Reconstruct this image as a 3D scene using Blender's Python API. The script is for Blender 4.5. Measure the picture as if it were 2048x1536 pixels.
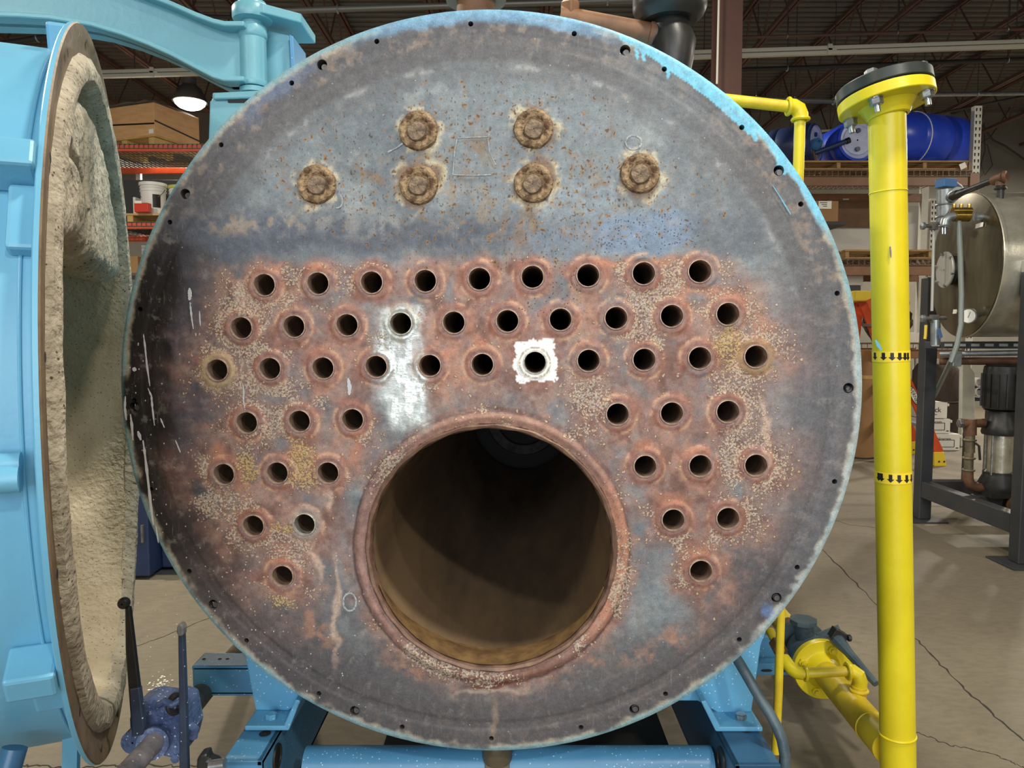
import bpy, math, random
import numpy as np
from mathutils import Vector, Matrix
from mathutils.geometry import delaunay_2d_cdt

random.seed(7)
for o in list(bpy.data.objects):
    bpy.data.objects.remove(o)
scene = bpy.context.scene
C = scene.collection
PI = math.pi

# ------------------------------------------------------------------ camera
FPX, CAMZ, HORIZON = 1480.0, 1.40, 668.0
PITCH = math.atan((768 - HORIZON) / FPX)
cam_data = bpy.data.cameras.new('camera')
cam_data.sensor_width = 36.0
cam_data.lens = 36.0 * FPX / 2048.0
cam_data.clip_start = 0.05
cam = bpy.data.objects.new('camera', cam_data)
C.objects.link(cam)
cam.location = (0, 0, CAMZ)
cam.rotation_euler = (PI / 2 - PITCH, 0, 0)
scene.camera = cam

# ------------------------------------------------------------------ world, light, exposure
scene.view_settings.view_transform = 'Standard'
scene.view_settings.look = 'None'
scene.view_settings.gamma = 1.0
scene.view_settings.use_curve_mapping = False
scene.view_settings.exposure = 0.25
world = bpy.data.worlds.new('world')
scene.world = world
world.use_nodes = True
world.node_tree.nodes['Background'].inputs[0].default_value = (0.80, 0.88, 1.0, 1)
world.node_tree.nodes['Background'].inputs[1].default_value = 0.30

def area_light(name, loc, target, size, power, color, size_y=None, shape='RECTANGLE'):
    d = bpy.data.lights.new(name, 'AREA')
    d.shape = shape
    d.size = size
    if size_y:
        d.size_y = size_y
    d.energy = power
    d.color = color
    o = bpy.data.objects.new(name, d)
    C.objects.link(o)
    o.location = loc
    o.rotation_euler = (Vector(target) - Vector(loc)).to_track_quat('-Z', 'Y').to_euler()
    return o

# soft cool front light added behind the camera; the door opening is assumed
area_light('added_front_light', (-0.6, -5.9, 2.5), (-0.6, 2.0, 1.6), 5.2, 300, (0.88, 0.94, 1.0), 4.4)
LAMPS = [(-4.55, -2.8), (2.0, -2.8), (7.6, -2.8), (-4.55, 4.0), (1.15, 0.75), (-0.4, 3.6), (-4.55, 10.7), (2.0, 10.7), (7.6, 5.6), (8.2, 11.0)]  # only the crate lamp is in view; unseen others added for brightness
LAMP_W = [130, 130, 130, 230, 95, 110, 260, 200, 200, 330]
LAMP_Z = 4.80
for (lx, ly), lw in zip(LAMPS, LAMP_W):
    area_light('high_bay_lamp_light', (lx, ly, LAMP_Z - 0.27), (lx, ly, 0), 0.42, lw, (1.0, 0.93, 0.80), shape='DISK')

# ------------------------------------------------------------------ pixel geometry helpers (2048 x 1536 frame)
F_ = Vector((0, math.cos(PITCH), -math.sin(PITCH)))
U_ = Vector((0, math.sin(PITCH), math.cos(PITCH)))
R_ = Vector((1, 0, 0))
CAM = Vector((0, 0, CAMZ))
X, Y, Z = Vector((1, 0, 0)), Vector((0, 1, 0)), Vector((0, 0, 1))

def ray(px, py):
    return F_ + R_ * ((px - 1024) / FPX) - U_ * ((py - 768) / FPX)
def P(px, py, d):                       # point seen at a pixel, at distance d into the room
    r = ray(px, py)
    return CAM + r * (d / r.y)
def PZ(px, py, z):                      # point seen at a pixel, at height z
    r = ray(px, py)
    return CAM + r * ((z - CAMZ) / r.z)
def PX(n, d):                           # n pixels as metres at distance d
    return n * d / FPX

# ------------------------------------------------------------------ mesh builder
class MB:
    def __init__(s):
        s.v, s.f, s.m, s.mi = [], [], [], 0
    def add(s, vs, fs):
        o = len(s.v)
        s.v += [Vector(p) for p in vs]
        s.f += [tuple(i + o for i in f) for f in fs]
        s.m += [s.mi] * len(fs)
        return s
    def box(s, c, size, R=None):
        c = Vector(c)
        h = [x / 2 for x in size]
        vs = []
        for k in range(8):
            q = Vector(((1 if k & 1 else -1) * h[0], (1 if k & 2 else -1) * h[1], (1 if k & 4 else -1) * h[2]))
            vs.append(c + (R @ q if R else q))
        return s.add(vs, [(0, 2, 3, 1), (4, 5, 7, 6), (0, 1, 5, 4), (2, 6, 7, 3), (0, 4, 6, 2), (1, 3, 7, 5)])
    def bar(s, a, b, w, h, up=Z):           # rectangular bar from a to b
        a, b = Vector(a), Vector(b)
        d = (b - a)
        L = d.length
        d.normalize()
        sx = d.cross(Vector(up))
        if sx.length < 1e-4:
            sx = d.cross(X)
        sx.normalize()
        uz = sx.cross(d)
        R = Matrix((sx, d, uz)).transposed()
        return s.box((a + b) / 2, (w, L, h), R)
    def prism(s, pts, ext):
        pts = [Vector(p) for p in pts]
        ext = Vector(ext)
        n = len(pts)
        return s.add(pts + [p + ext for p in pts], [tuple(range(n)), tuple(range(2 * n - 1, n - 1, -1))] +
                     [(i, i + n, (i + 1) % n + n, (i + 1) % n) for i in range(n)])
    @staticmethod
    def frame(axis):
        a = Vector(axis).normalized()
        t = Z if abs(a.z) < 0.9 else X
        e1 = t.cross(a).normalized()
        return a, e1, a.cross(e1)
    def lathe(s, prof, o, axis, seg=32, mats=None, close=False, wob=None, ang0=0.0):
        a, e1, e2 = s.frame(axis)
        o = Vector(o)
        base = len(s.v)
        for j, (r, h) in enumerate(prof):
            for i in range(seg):
                t = 2 * PI * i / seg + ang0
                rr, hh = (r, h) if wob is None else wob(j, t, r, h)
                s.v.append(o + a * hh + (e1 * math.cos(t) + e2 * math.sin(t)) * rr)
        n = len(prof)
        for j in range(n if close else n - 1):
            k = (j + 1) % n
            for i in range(seg):
                q = (i + 1) % seg
                s.f.append((base + j * seg + i, base + j * seg + q, base + k * seg + q, base + k * seg + i))
                s.m.append(mats[j] if mats else s.mi)
        return s
    def cyl(s, a, b, r, r2=None, seg=20, cap=True):
        a, b = Vector(a), Vector(b)
        L = (b - a).length
        r2 = r if r2 is None else r2
        pr = [(r, 0), (r2, L)]
        if cap:
            pr = [(r * .02, 0)] + pr + [(r2 * .02, L)]
        return s.lathe(pr, a, b - a, seg)
    def tube(s, a, b, r, ri, seg=20):
        L = (Vector(b) - Vector(a)).length
        return s.lathe([(ri, 0), (r, 0), (r, L), (ri, L)], a, Vector(b) - Vector(a), seg, close=True)
    def torus(s, c, axis, R, r, seg=24, n=8):
        return s.lathe([(R + r * math.cos(2 * PI * k / n), r * math.sin(2 * PI * k / n)) for k in range(n)], c, axis, seg, close=True)
    def hexa(s, c, axis, r, h):              # hexagonal nut or bolt head
        return s.lathe([(r * .02, 0), (r * .93, 0), (r, h * .12), (r, h * .85), (r * .86, h), (r * .02, h)], c, axis, 6)
    def path(s, pts, r, seg=12, cap=True, rs=None):
        pts = [Vector(p) for p in pts]
        n = len(pts)
        T = []
        for i in range(n):
            d = pts[min(i + 1, n - 1)] - pts[max(i - 1, 0)]
            T.append(d.normalized())
        a, e1, e2 = s.frame(T[0])
        base = len(s.v)
        for i in range(n):
            if i:
                q = T[i - 1].rotation_difference(T[i])
                e1 = q @ e1
                e2 = q @ e2
            rr = rs[i] if rs else r
            for k in range(seg):
                t = 2 * PI * k / seg
                s.v.append(pts[i] + (e1 * math.cos(t) + e2 * math.sin(t)) * rr)
        for i in range(n - 1):
            for k in range(seg):
                q = (k + 1) % seg
                s.f.append((base + i * seg + k, base + i * seg + q, base + (i + 1) * seg + q, base + (i + 1) * seg + k))
                s.m.append(s.mi)
        if cap:
            s.f.append(tuple(base + k for k in range(seg - 1, -1, -1)))
            s.f.append(tuple(base + (n - 1) * seg + k for k in range(seg)))
            s.m += [s.mi, s.mi]
        return s
    def ribbon(s, pts, w, nrm, t=0.0006):    # flat painted stroke following points, lying off a surface
        pts = [Vector(p) for p in pts]
        nrm = Vector(nrm)
        n = len(pts)
        base = len(s.v)
        for i in range(n):
            d = (pts[min(i + 1, n - 1)] - pts[max(i - 1, 0)]).normalized()
            sd = d.cross(nrm).normalized() * ((w[i] if isinstance(w, (list, tuple)) else w) / 2)
            s.v += [pts[i] - sd, pts[i] + sd, pts[i] + sd + nrm * t, pts[i] - sd + nrm * t]
        for i in range(n - 1):
            for k in range(4):
                q = (k + 1) % 4
                s.f.append((base + i * 4 + k, base + i * 4 + q, base + i * 4 + 4 + q, base + i * 4 + 4 + k))
                s.m.append(s.mi)
        s.f += [(base, base + 3, base + 2, base + 1), tuple(base + (n - 1) * 4 + k for k in range(4))]
        s.m += [s.mi, s.mi]
        return s
    def build(s, name, mats, parent=None, smooth=35, bevel=None, label=None):
        if not isinstance(mats, (list, tuple)):
            mats = [mats]
        lo = Vector([min(p[k] for p in s.v) for k in range(3)])
        hi = Vector([max(p[k] for p in s.v) for k in range(3)])
        c = (lo + hi) / 2
        me = bpy.data.meshes.new(name)
        me.from_pydata([tuple(p - c) for p in s.v], [], s.f)
        for m in mats:
            me.materials.append(M[m] if isinstance(m, str) else m)
        if len(mats) > 1:
            me.polygons.foreach_set('material_index', s.m)
        import bmesh
        bm = bmesh.new()
        bm.from_mesh(me)
        bmesh.ops.recalc_face_normals(bm, faces=bm.faces)
        bm.to_mesh(me)
        bm.free()
        if smooth:
            me.polygons.foreach_set('use_smooth', [True] * len(me.polygons))
            me.set_sharp_from_angle(angle=math.radians(smooth))
        o = bpy.data.objects.new(name, me)
        C.objects.link(o)
        o.location = c
        if parent is not None:
            o.parent = parent
            base = parent.location
            if parent.parent is not None:
                base = base + parent.parent.location
            o.location = c - base
        if bevel:
            b = o.modifiers.new('bevel', 'BEVEL')
            b.width = bevel
            b.segments = 2
            b.limit_method = 'ANGLE'
        if label:
            o['label'] = label
        return o

def tag(o, label, cat, group=None, kind=None):
    o['label'] = label
    o['category'] = cat
    if group:
        o['group'] = group
    if kind:
        o['kind'] = kind
    return o
def thing(name, label, cat, loc=(0, 0, 0), group=None):
    o = bpy.data.objects.new(name, None)
    o.empty_display_size = 0.05
    C.objects.link(o)
    o.location = loc
    return tag(o, label, cat, group)
def structure(o, label=None):
    o['kind'] = 'structure'
    if label:
        o['label'] = label
    return o
def copy_part(o, parent, world):             # copy sharing mesh data, put at a world position
    c = o.copy()
    C.objects.link(c)
    c.parent = parent
    base = parent.location + (parent.parent.location if parent.parent else Vector())
    c.location = Vector(world) - base
    return c
def lettering(text, size, mat, loc, right, up, parent, name='lettering', align='CENTER', depth=0.0008, xs=1.0):
    cu = bpy.data.curves.new(name, 'FONT')
    cu.body = text
    cu.size = size
    cu.align_x = align
    cu.align_y = 'CENTER'
    cu.extrude = depth
    cu.resolution_u = 3
    t = bpy.data.objects.new('tmp', cu)
    C.objects.link(t)
    dg = bpy.context.evaluated_depsgraph_get()
    me = bpy.data.meshes.new_from_object(t.evaluated_get(dg))
    bpy.data.objects.remove(t)
    r, u = Vector(right).normalized(), Vector(up).normalized()
    n = r.cross(u)
    R = Matrix((r * xs, u, n)).transposed().to_4x4()
    me.transform(R)
    me.materials.clear()
    me.materials.append(M[mat])
    o = bpy.data.objects.new(name, me)
    C.objects.link(o)
    o.parent = parent
    base = parent.location + (parent.parent.location if parent.parent else Vector())
    o.location = Vector(loc) - base
    return o

# ------------------------------------------------------------------ materials
def lin(c):
    return tuple(((x / 255) / 12.92 if x / 255 <= 0.04045 else ((x / 255 + 0.055) / 1.055) ** 2.4) for x in c)
M = {}
def mat(name, col, rough=0.5, metal=0.0, col2=None, scale=8.0, detail=6.0, contrast=(0.35, 0.65), bump=0.0, bscale=60.0,
        specks=None, aniso=None, emit=None, coords='Object', spec=None):
    """Principled surface: a two-tone noise, an optional speck colour (colour, cell scale, size) and fine relief."""
    m = bpy.data.materials.new(name)
    m.use_nodes = True
    nt = m.node_tree
    N, L = nt.nodes, nt.links
    b = N['Principled BSDF']
    b.inputs['Roughness'].default_value = rough
    b.inputs['Metallic'].default_value = metal
    if spec is not None:
        b.inputs['Specular IOR Level'].default_value = spec
    c1 = lin(col) + (1,)
    b.inputs['Base Color'].default_value = c1
    tc = N.new('ShaderNodeTexCoord')
    vec = tc.outputs[coords]
    if aniso:
        mp = N.new('ShaderNodeMapping')
        mp.inputs['Scale'].default_value = aniso
        L.new(vec, mp.inputs[0])
        vec = mp.outputs[0]
    last = None
    if col2 is not None:
        nz = N.new('ShaderNodeTexNoise')
        nz.inputs['Scale'].default_value = scale
        nz.inputs['Detail'].default_value = detail
        nz.inputs['Roughness'].default_value = 0.65
        L.new(vec, nz.inputs['Vector'])
        rp = N.new('ShaderNodeValToRGB')
        rp.color_ramp.elements[0].position = contrast[0]
        rp.color_ramp.elements[1].position = contrast[1]
        rp.color_ramp.elements[0].color = c1
        rp.color_ramp.elements[1].color = lin(col2) + (1,)
        L.new(nz.outputs[0], rp.inputs[0])
        last = rp.outputs[0]
    if specks:
        sc, ss, sz = specks
        vo = N.new('ShaderNodeTexVoronoi')
        vo.inputs['Scale'].default_value = ss
        L.new(vec, vo.inputs['Vector'])
        rp = N.new('ShaderNodeMapRange')
        rp.inputs[1].default_value = sz
        rp.inputs[2].default_value = sz * 0.7
        L.new(vo.outputs['Distance'], rp.inputs[0])
        # only a share of the cells carry a speck
        sp = N.new('ShaderNodeSeparateColor')
        L.new(vo.outputs['Color'], sp.inputs[0])
        gt = N.new('ShaderNodeMath')
        gt.operation = 'GREATER_THAN'
        gt.inputs[1].default_value = 0.55
        L.new(sp.outputs[0], gt.inputs[0])
        mu = N.new('ShaderNodeMath')
        mu.operation = 'MULTIPLY'
        L.new(rp.outputs[0], mu.inputs[0])
        L.new(gt.outputs[0], mu.inputs[1])
        mx = N.new('ShaderNodeMix')
        mx.data_type = 'RGBA'
        L.new(mu.outputs[0], mx.inputs['Factor'])
        if last:
            L.new(last, mx.inputs[6])
        else:
            mx.inputs[6].default_value = c1
        mx.inputs[7].default_value = lin(sc) + (1,)
        last = mx.outputs[2]
    if last:
        L.new(last, b.inputs['Base Color'])
    if bump:
        nz = N.new('ShaderNodeTexNoise')
        nz.inputs['Scale'].default_value = bscale
        nz.inputs['Detail'].default_value = 5
        L.new(vec, nz.inputs['Vector'])
        bp = N.new('ShaderNodeBump')
        bp.inputs['Strength'].default_value = bump
        bp.inputs['Distance'].default_value = 0.01
        L.new(nz.outputs[0], bp.inputs['Height'])
        L.new(bp.outputs[0], b.inputs['Normal'])
    if emit:
        b.inputs['Emission Color'].default_value = lin(emit[0]) + (1,)
        b.inputs['Emission Strength'].default_value = emit[1]
    M[name] = m
    return m

mat('blue_paint', (112, 178, 208), .38, col2=(104, 170, 202), scale=3, bump=.06, bscale=90)
mat('arm_paint', (118, 176, 190), .36, col2=(108, 166, 180), scale=5, bump=.08, bscale=60)
mat('skid_paint', (86, 148, 188), .36, col2=(76, 136, 176), scale=4, specks=((180, 205, 220), 110, .2), bump=.05)
mat('saddle_paint', (108, 176, 212), .40, col2=(98, 166, 204), scale=4, specks=((190, 222, 236), 120, .24))
mat('frame_dark_blue', (60, 104, 140), .32, col2=(50, 92, 126), scale=3)
mat('yellow_paint', (226, 208, 34), .36, col2=(216, 194, 28), scale=5, bump=.05, bscale=40)
mat('yellow_worn', (222, 196, 40), .42, col2=(190, 150, 44), scale=5, contrast=(.45, .75), bump=.12, bscale=40)
mat('yellow_tape', (246, 214, 60), .4)
mat('black_print', (26, 24, 22), .5)
mat('black_flange', (40, 46, 44), .38, col2=(48, 54, 50), scale=6)
mat('black_paint', (46, 48, 52), .45, col2=(58, 58, 60), scale=4, bump=.05)
mat('black_iron', (30, 30, 30), .4, col2=(44, 42, 40), scale=6, bump=.1, bscale=30)
mat('black_rubber', (26, 27, 28), .38)
mat('zinc', (196, 198, 196), .26, .85, col2=(150, 154, 158), scale=25)
mat('galvanised', (168, 174, 176), .38, .7, col2=(140, 146, 150), scale=14)
mat('steel_grey', (128, 126, 122), .42, .5, col2=(96, 92, 90), scale=20, bump=.15, bscale=50)
mat('stainless', (222, 218, 204), .30, .7, col2=(186, 180, 160), scale=5, bump=.5, bscale=7)
mat('stainless_head', (150, 142, 122), .26, .9, col2=(96, 88, 70), scale=7, aniso=(1, 1, .28), contrast=(.3, .7), bump=.06, bscale=6)
mat('brass', (176, 148, 70), .28, .85, col2=(130, 104, 50), scale=20)
mat('rust_pipe', (112, 76, 52), .62, .1, col2=(84, 58, 42), scale=14, bump=.2, bscale=50)
mat('rust_pipe_tan', (138, 98, 66), .6, .05, col2=(108, 74, 52), scale=9, bump=.15, bscale=40)
mat('old_pipe', (118, 104, 78), .5, .2, col2=(86, 78, 62), scale=10, bump=.1)
mat('red_oxide', (88, 56, 45), .55, col2=(78, 49, 39), scale=3)
mat('rack_white', (206, 202, 190), .5, col2=(188, 184, 172), scale=5)
mat('rack_brown', (138, 100, 72), .5, col2=(124, 88, 62), scale=5)
mat('rack_orange', (214, 92, 56), .5, col2=(196, 80, 48), scale=5)
mat('slot_dark', (34, 32, 30), .7)
mat('wire', (112, 90, 70), .5, .3)
mat('wire_grey', (92, 90, 86), .5, .3)
mat('pallet_wood', (176, 142, 92), .7, col2=(146, 112, 68), scale=6, aniso=(1, 1, 6), bump=.1)
mat('plywood', (226, 178, 126), .6, col2=(202, 152, 102), scale=5, aniso=(1, 1, 4), contrast=(.3, .7))
mat('pine', (206, 170, 104), .62, col2=(182, 144, 84), scale=6)
mat('cardboard', (160, 122, 78), .75, col2=(146, 110, 70), scale=5)
mat('cardboard_dark', (108, 80, 54), .8, col2=(92, 68, 46), scale=6)
mat('white_card', (222, 218, 208), .6, col2=(210, 206, 196), scale=4)
mat('white_plastic', (226, 224, 216), .4)
mat('white_board', (190, 186, 176), .6)
mat('paper', (236, 232, 218), .6)
mat('drum_blue', (40, 76, 204), .34, col2=(34, 66, 192), scale=4)
mat('drum_navy', (36, 52, 92), .36)
mat('drum_lid', (186, 192, 222), .35, col2=(160, 168, 206), scale=8)
mat('red_plastic', (206, 62, 42), .45)
mat('green_lid', (196, 200, 90), .45)
mat('dark_case', (48, 50, 52), .5)
mat('wall_grey', (122, 118, 108), .8, col2=(112, 108, 98), scale=2)
mat('cabinet_blue', (30, 48, 82), .55, col2=(24, 38, 68), scale=6)
mat('ladder_orange', (214, 84, 40), .45, col2=(198, 74, 34), scale=8)
mat('ladder_yellow', (222, 190, 50), .45)
mat('hose_grey', (120, 128, 122), .3)
mat('valve_blue', (70, 104, 150), .3)
mat('actuator_blue', (54, 108, 160), .4)
mat('casting_navy', (98, 116, 158), .30, col2=(66, 84, 124), scale=14, bump=.5, bscale=70, specks=((196, 208, 226), 110, .24))
mat('lever_black', (20, 20, 22), .3, col2=(30, 30, 34), scale=10, bump=.1)
mat('lever_blue', (40, 48, 62), .36, col2=(54, 66, 88), scale=8, specks=((190, 200, 215), 60, .12))
mat('lever_tip', (120, 124, 122), .5, col2=(90, 92, 92), scale=40)
mat('speckled_pipe', (156, 150, 152), .45, .2, col2=(84, 84, 92), scale=12, specks=((190, 196, 204), 60, .2))
mat('valve_grey', (84, 100, 108), .45, .1, col2=(64, 80, 90), scale=12, bump=.2, bscale=40)
mat('black_bag', (24, 24, 24), .25, bump=.7, bscale=12)
mat('bark_brown', (60, 46, 36), .8, col2=(42, 32, 26), scale=12, aniso=(1, 1, .3), bump=.4, bscale=20)
mat('lamp_glass', (255, 250, 235), .4, emit=((255, 246, 222), 9.0))
mat('lamp_body', (70, 70, 70), .5)
mat('conduit', (120, 116, 108), .45, .4)
mat('cream_strip', (206, 200, 182), .5)
mat('roof_deck', (104, 100, 92), .6, .2, col2=(92, 88, 82), scale=1.5)
mat('joist_brown', (94, 66, 56), .6, col2=(82, 56, 48), scale=3)
mat('dark_steel', (58, 56, 54), .55, .2)
mat('gauge_face', (226, 224, 214), .4)
mat('chalk', (186, 190, 190), .9, col2=(140, 146, 150), scale=160, contrast=(.42, .58))
mat('white_drip', (196, 196, 200), .45)
mat('drip_blue', (104, 172, 198), .4)
mat('silver_label', (178, 176, 168), .4, .3)
mat('clear_plastic', (196, 194, 188), .25, bump=.5, bscale=14)
# ================================================================== the building
def floor_material():
    m = bpy.data.materials.new('concrete_floor')
    m.use_nodes = True
    nt = m.node_tree
    N, L = nt.nodes, nt.links
    b = N['Principled BSDF']
    tc = N.new('ShaderNodeTexCoord')
    def noise(s, d=6, r=.6, stretch=None):
        n = N.new('ShaderNodeTexNoise')
        n.inputs['Scale'].default_value = s
        n.inputs['Detail'].default_value = d
        n.inputs['Roughness'].default_value = r
        if stretch:
            mp = N.new('ShaderNodeMapping')
            mp.inputs['Scale'].default_value = stretch
            L.new(tc.outputs['Object'], mp.inputs[0])
            L.new(mp.outputs[0], n.inputs['Vector'])
        else:
            L.new(tc.outputs['Object'], n.inputs['Vector'])
        return n.outputs[0]
    def ramp(v, p0, p1, c0, c1):
        r = N.new('ShaderNodeValToRGB')
        r.color_ramp.elements[0].position = p0
        r.color_ramp.elements[1].position = p1
        r.color_ramp.elements[0].color = c0 + (1,)
        r.color_ramp.elements[1].color = c1 + (1,)
        L.new(v, r.inputs[0])
        return r.outputs[0]
    def mix(f, a, c):
        x = N.new('ShaderNodeMix')
        x.data_type = 'RGBA'
        L.new(f, x.inputs[0])
        L.new(a, x.inputs[6])
        if isinstance(c, tuple):
            x.inputs[7].default_value = c + (1,)
        else:
            L.new(c, x.inputs[7])
        return x.outputs[2]
    base = ramp(noise(1.1, 8, .62, (1, .6, 1)), .3, .7, lin((104, 95, 79)), lin((124, 114, 95)))
    fine = ramp(noise(16, 6, .7, (1, 2.2, 1)), .42, .62, (0, 0, 0), (1, 1, 1))
    fac = N.new('ShaderNodeMath')
    fac.operation = 'MULTIPLY'
    fac.inputs[1].default_value = .35
    L.new(fine, fac.inputs[0])
    c = mix(fac.outputs[0], base, lin((84, 77, 65)))
    st = ramp(noise(5.5, 7, .7), .62, .72, (0, 0, 0), (1, 1, 1))
    fac2 = N.new('ShaderNodeMath')
    fac2.operation = 'MULTIPLY'
    fac2.inputs[1].default_value = .45
    L.new(st, fac2.inputs[0])
    c = mix(fac2.outputs[0], c, lin((68, 61, 52)))
    L.new(c, b.inputs['Base Color'])
    rr = ramp(noise(3, 5), .3, .7, (.6, .6, .6), (.8, .8, .8))
    L.new(rr, b.inputs['Roughness'])
    bp = N.new('ShaderNodeBump')
    bp.inputs['Strength'].default_value = .08
    L.new(noise(40, 4), bp.inputs['Height'])
    L.new(bp.outputs[0], b.inputs['Normal'])
    M['concrete'] = m
floor_material()

X0, X1, Y0, Y1, CEIL = -9.0, 12.0, -6.4, 14.2, 5.55
fl = structure(MB().box(((X0 + X1) / 2, (Y0 + Y1) / 2, -.06), (X1 - X0, Y1 - Y0, .12)).build('floor', 'concrete'),
               'worn grey-brown concrete floor with cracks and joints')
mat('crack', (46, 41, 35), .95)
def crack(pix, w, seed):
    rnd = random.Random(seed)
    pts = [PZ(x, y, 0) for x, y in pix]
    out = []
    for a, b in zip(pts[:-1], pts[1:]):
        n = 14
        for i in range(n):
            q = a.lerp(b, i / n)
            out.append(q + Vector((rnd.uniform(-1, 1), rnd.uniform(-1, 1), 0)) * .007)
    out.append(pts[-1])
    ws = [w * rnd.uniform(.4, 1.3) for _ in out]
    return MB().ribbon([p + Z * .0004 for p in out], ws, Z, .0006).build('crack', 'crack', fl)
crack([(1640, 1095), (1760, 1215), (1830, 1275), (1930, 1380), (2048, 1482)], .008, 1)
crack([(1825, 1462), (1900, 1490), (1990, 1510), (2048, 1536)], .004, 2)
crack([(250, 1300), (330, 1272), (420, 1235), (470, 1215)], .004, 3)
crack([(1600, 1020), (1700, 1050), (1800, 1060)], .005, 4)
crack([(0, 1525), (60, 1532), (150, 1536), (280, 1530), (420, 1534)], .006, 5)
# white paint and plaster flecks dropped on the floor
fk = MB()
rnd = random.Random(4)
for i in range(90):
    if i < 45:
        q = PZ(rnd.gauss(315, 16), rnd.gauss(1368, 9), 0)
    else:
        q = PZ(rnd.uniform(240, 420), rnd.uniform(1190, 1420), 0)
    s = rnd.uniform(.002, .006) if i < 45 else rnd.uniform(.001, .003)
    a = rnd.uniform(0, 3)
    fk.add([q + Vector((math.cos(a + k * 1.6) * s * rnd.uniform(.6, 1.4), math.sin(a + k * 1.6) * s, .0012)) for k in range(4)], [(0, 1, 2, 3)])
o = fk.build('floor_flecks', 'paper', None, 0)
tag(o, 'scatter of small white flecks on the floor by the valve', 'flecks', kind='stuff')

structure(MB().box(((X0 + X1) / 2, Y1 + .1, CEIL / 2), (X1 - X0 + .4, .2, CEIL)).build('wall_back', 'wall_grey'), 'plain grey warehouse wall at the far end')
structure(MB().box((X1 + .1, (Y0 + Y1) / 2, CEIL / 2), (.2, Y1 - Y0, CEIL)).build('wall_right', 'wall_grey'), 'plain grey side wall')
structure(MB().box((X0 - .1, (Y0 + Y1) / 2, CEIL / 2), (.2, Y1 - Y0, CEIL)).build('wall_left', 'wall_grey'), 'plain grey side wall')
w = MB()  # opening added to hold the front light
w.box(((X0 - 3.3) / 2, Y0 - .1, CEIL / 2), (-3.3 - X0, .2, CEIL))
w.box(((X1 + 2.1) / 2, Y0 - .1, CEIL / 2), (X1 - 2.1, .2, CEIL))
w.box((-.6, Y0 - .1, (4.8 + CEIL) / 2), (5.4, .2, CEIL - 4.8))
structure(w.build('wall_front', 'wall_grey'), 'unseen grey wall with an added opening behind the viewer')

# corrugated roof deck: ribs run across the room
ck = MB()
prof = []
y = Y0
while y < Y1:
    prof += [(y, 0), (y + .055, 0), (y + .075, .045), (y + .13, .045), (y + .15, 0)]
    y += .15
vs = []
for yy, zz in prof:
    vs += [(X0, yy, CEIL + zz), (X1, yy, CEIL + zz)]
ck.add(vs, [(2 * i, 2 * i + 1, 2 * i + 3, 2 * i + 2) for i in range(len(prof) - 1)])
structure(ck.build('ceiling', 'roof_deck', None, 0), 'dark corrugated metal roof deck')

# open-web roof joists running into the room
def joist_at(x, i):
    z0, z1 = CEIL - .62, CEIL - .04
    t = thing('roof_joist', 'x', 'joist', (x, Y1 - .1, z0), 'open-web roof joists under the deck')
    MB().box((x - .025, 8.6, z1), (.03, 11.0, .04)).box((x + .025, 8.6, z1), (.03, 11.0, .04)).build('top_chord', 'joist_brown', t, 0)
    MB().box((x - .025, 8.6, z0), (.036, 11.0, .045)).box((x + .025, 8.6, z0), (.036, 11.0, .045)).build('bottom_chord', 'joist_brown', t, 0)
    wb = MB()
    yy = 3.3
    k = 0
    while yy < 13.7:
        a = (x, yy, z0 if k % 2 == 0 else z1)
        b = (x, yy + .42, z1 if k % 2 == 0 else z0)
        wb.cyl(a, b, .011, seg=6, cap=False)
        yy += .42
        k += 1
    wb.build('web', 'joist_brown', t)
    return t
JX = [-7.4, -6.1, -4.8, -3.5, -2.2, -.9, .4, 1.72, 3.02, 4.32, 5.62, 6.92, 8.22, 9.52, 10.82]
ordn = ['first', 'second', 'third', 'fourth', 'fifth', 'sixth', 'seventh', 'eighth', 'ninth', 'tenth', 'eleventh', 'twelfth', 'thirteenth', 'fourteenth', 'fifteenth']
for i, x in enumerate(JX):
    t = joist_at(x, i)
    t['label'] = 'red-brown open-web roof joist, %s from the left under the roof deck' % ordn[i]

# brown steel column with a white cord beside it
cx = P(1453, 100, 5.6)
t = thing('steel_column', 'red-brown steel column rising behind the boiler to the roof', 'column', (cx.x, cx.y, 0))
w_ = PX(46, 5.6)
MB().box((cx.x, cx.y - w_ / 2, CEIL / 2), (w_, .012, CEIL)).box((cx.x, cx.y + w_ / 2, CEIL / 2), (w_, .012, CEIL)).box((cx.x, cx.y, CEIL / 2), (.012, w_, CEIL)).build('shaft', 'red_oxide', t, 0)
MB().box((cx.x, cx.y, .01), (w_ * 1.5, w_ * 1.5, .02)).build('base_plate', 'red_oxide', t, 0)
MB().box((cx.x, cx.y, CEIL - .03), (w_ * 1.5, w_ * 1.5, .03)).build('cap_plate', 'red_oxide', t, 0)
a = P(1434, 168, 5.45)
o = MB().path([(a.x, a.y, a.z), (a.x + .005, a.y, 4.4), (a.x, a.y, CEIL - .03)], .008, 8).build('hanging_cord', 'cream_strip')
tag(o, 'thin white cord hanging beside the red-brown column', 'cord')

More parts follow.
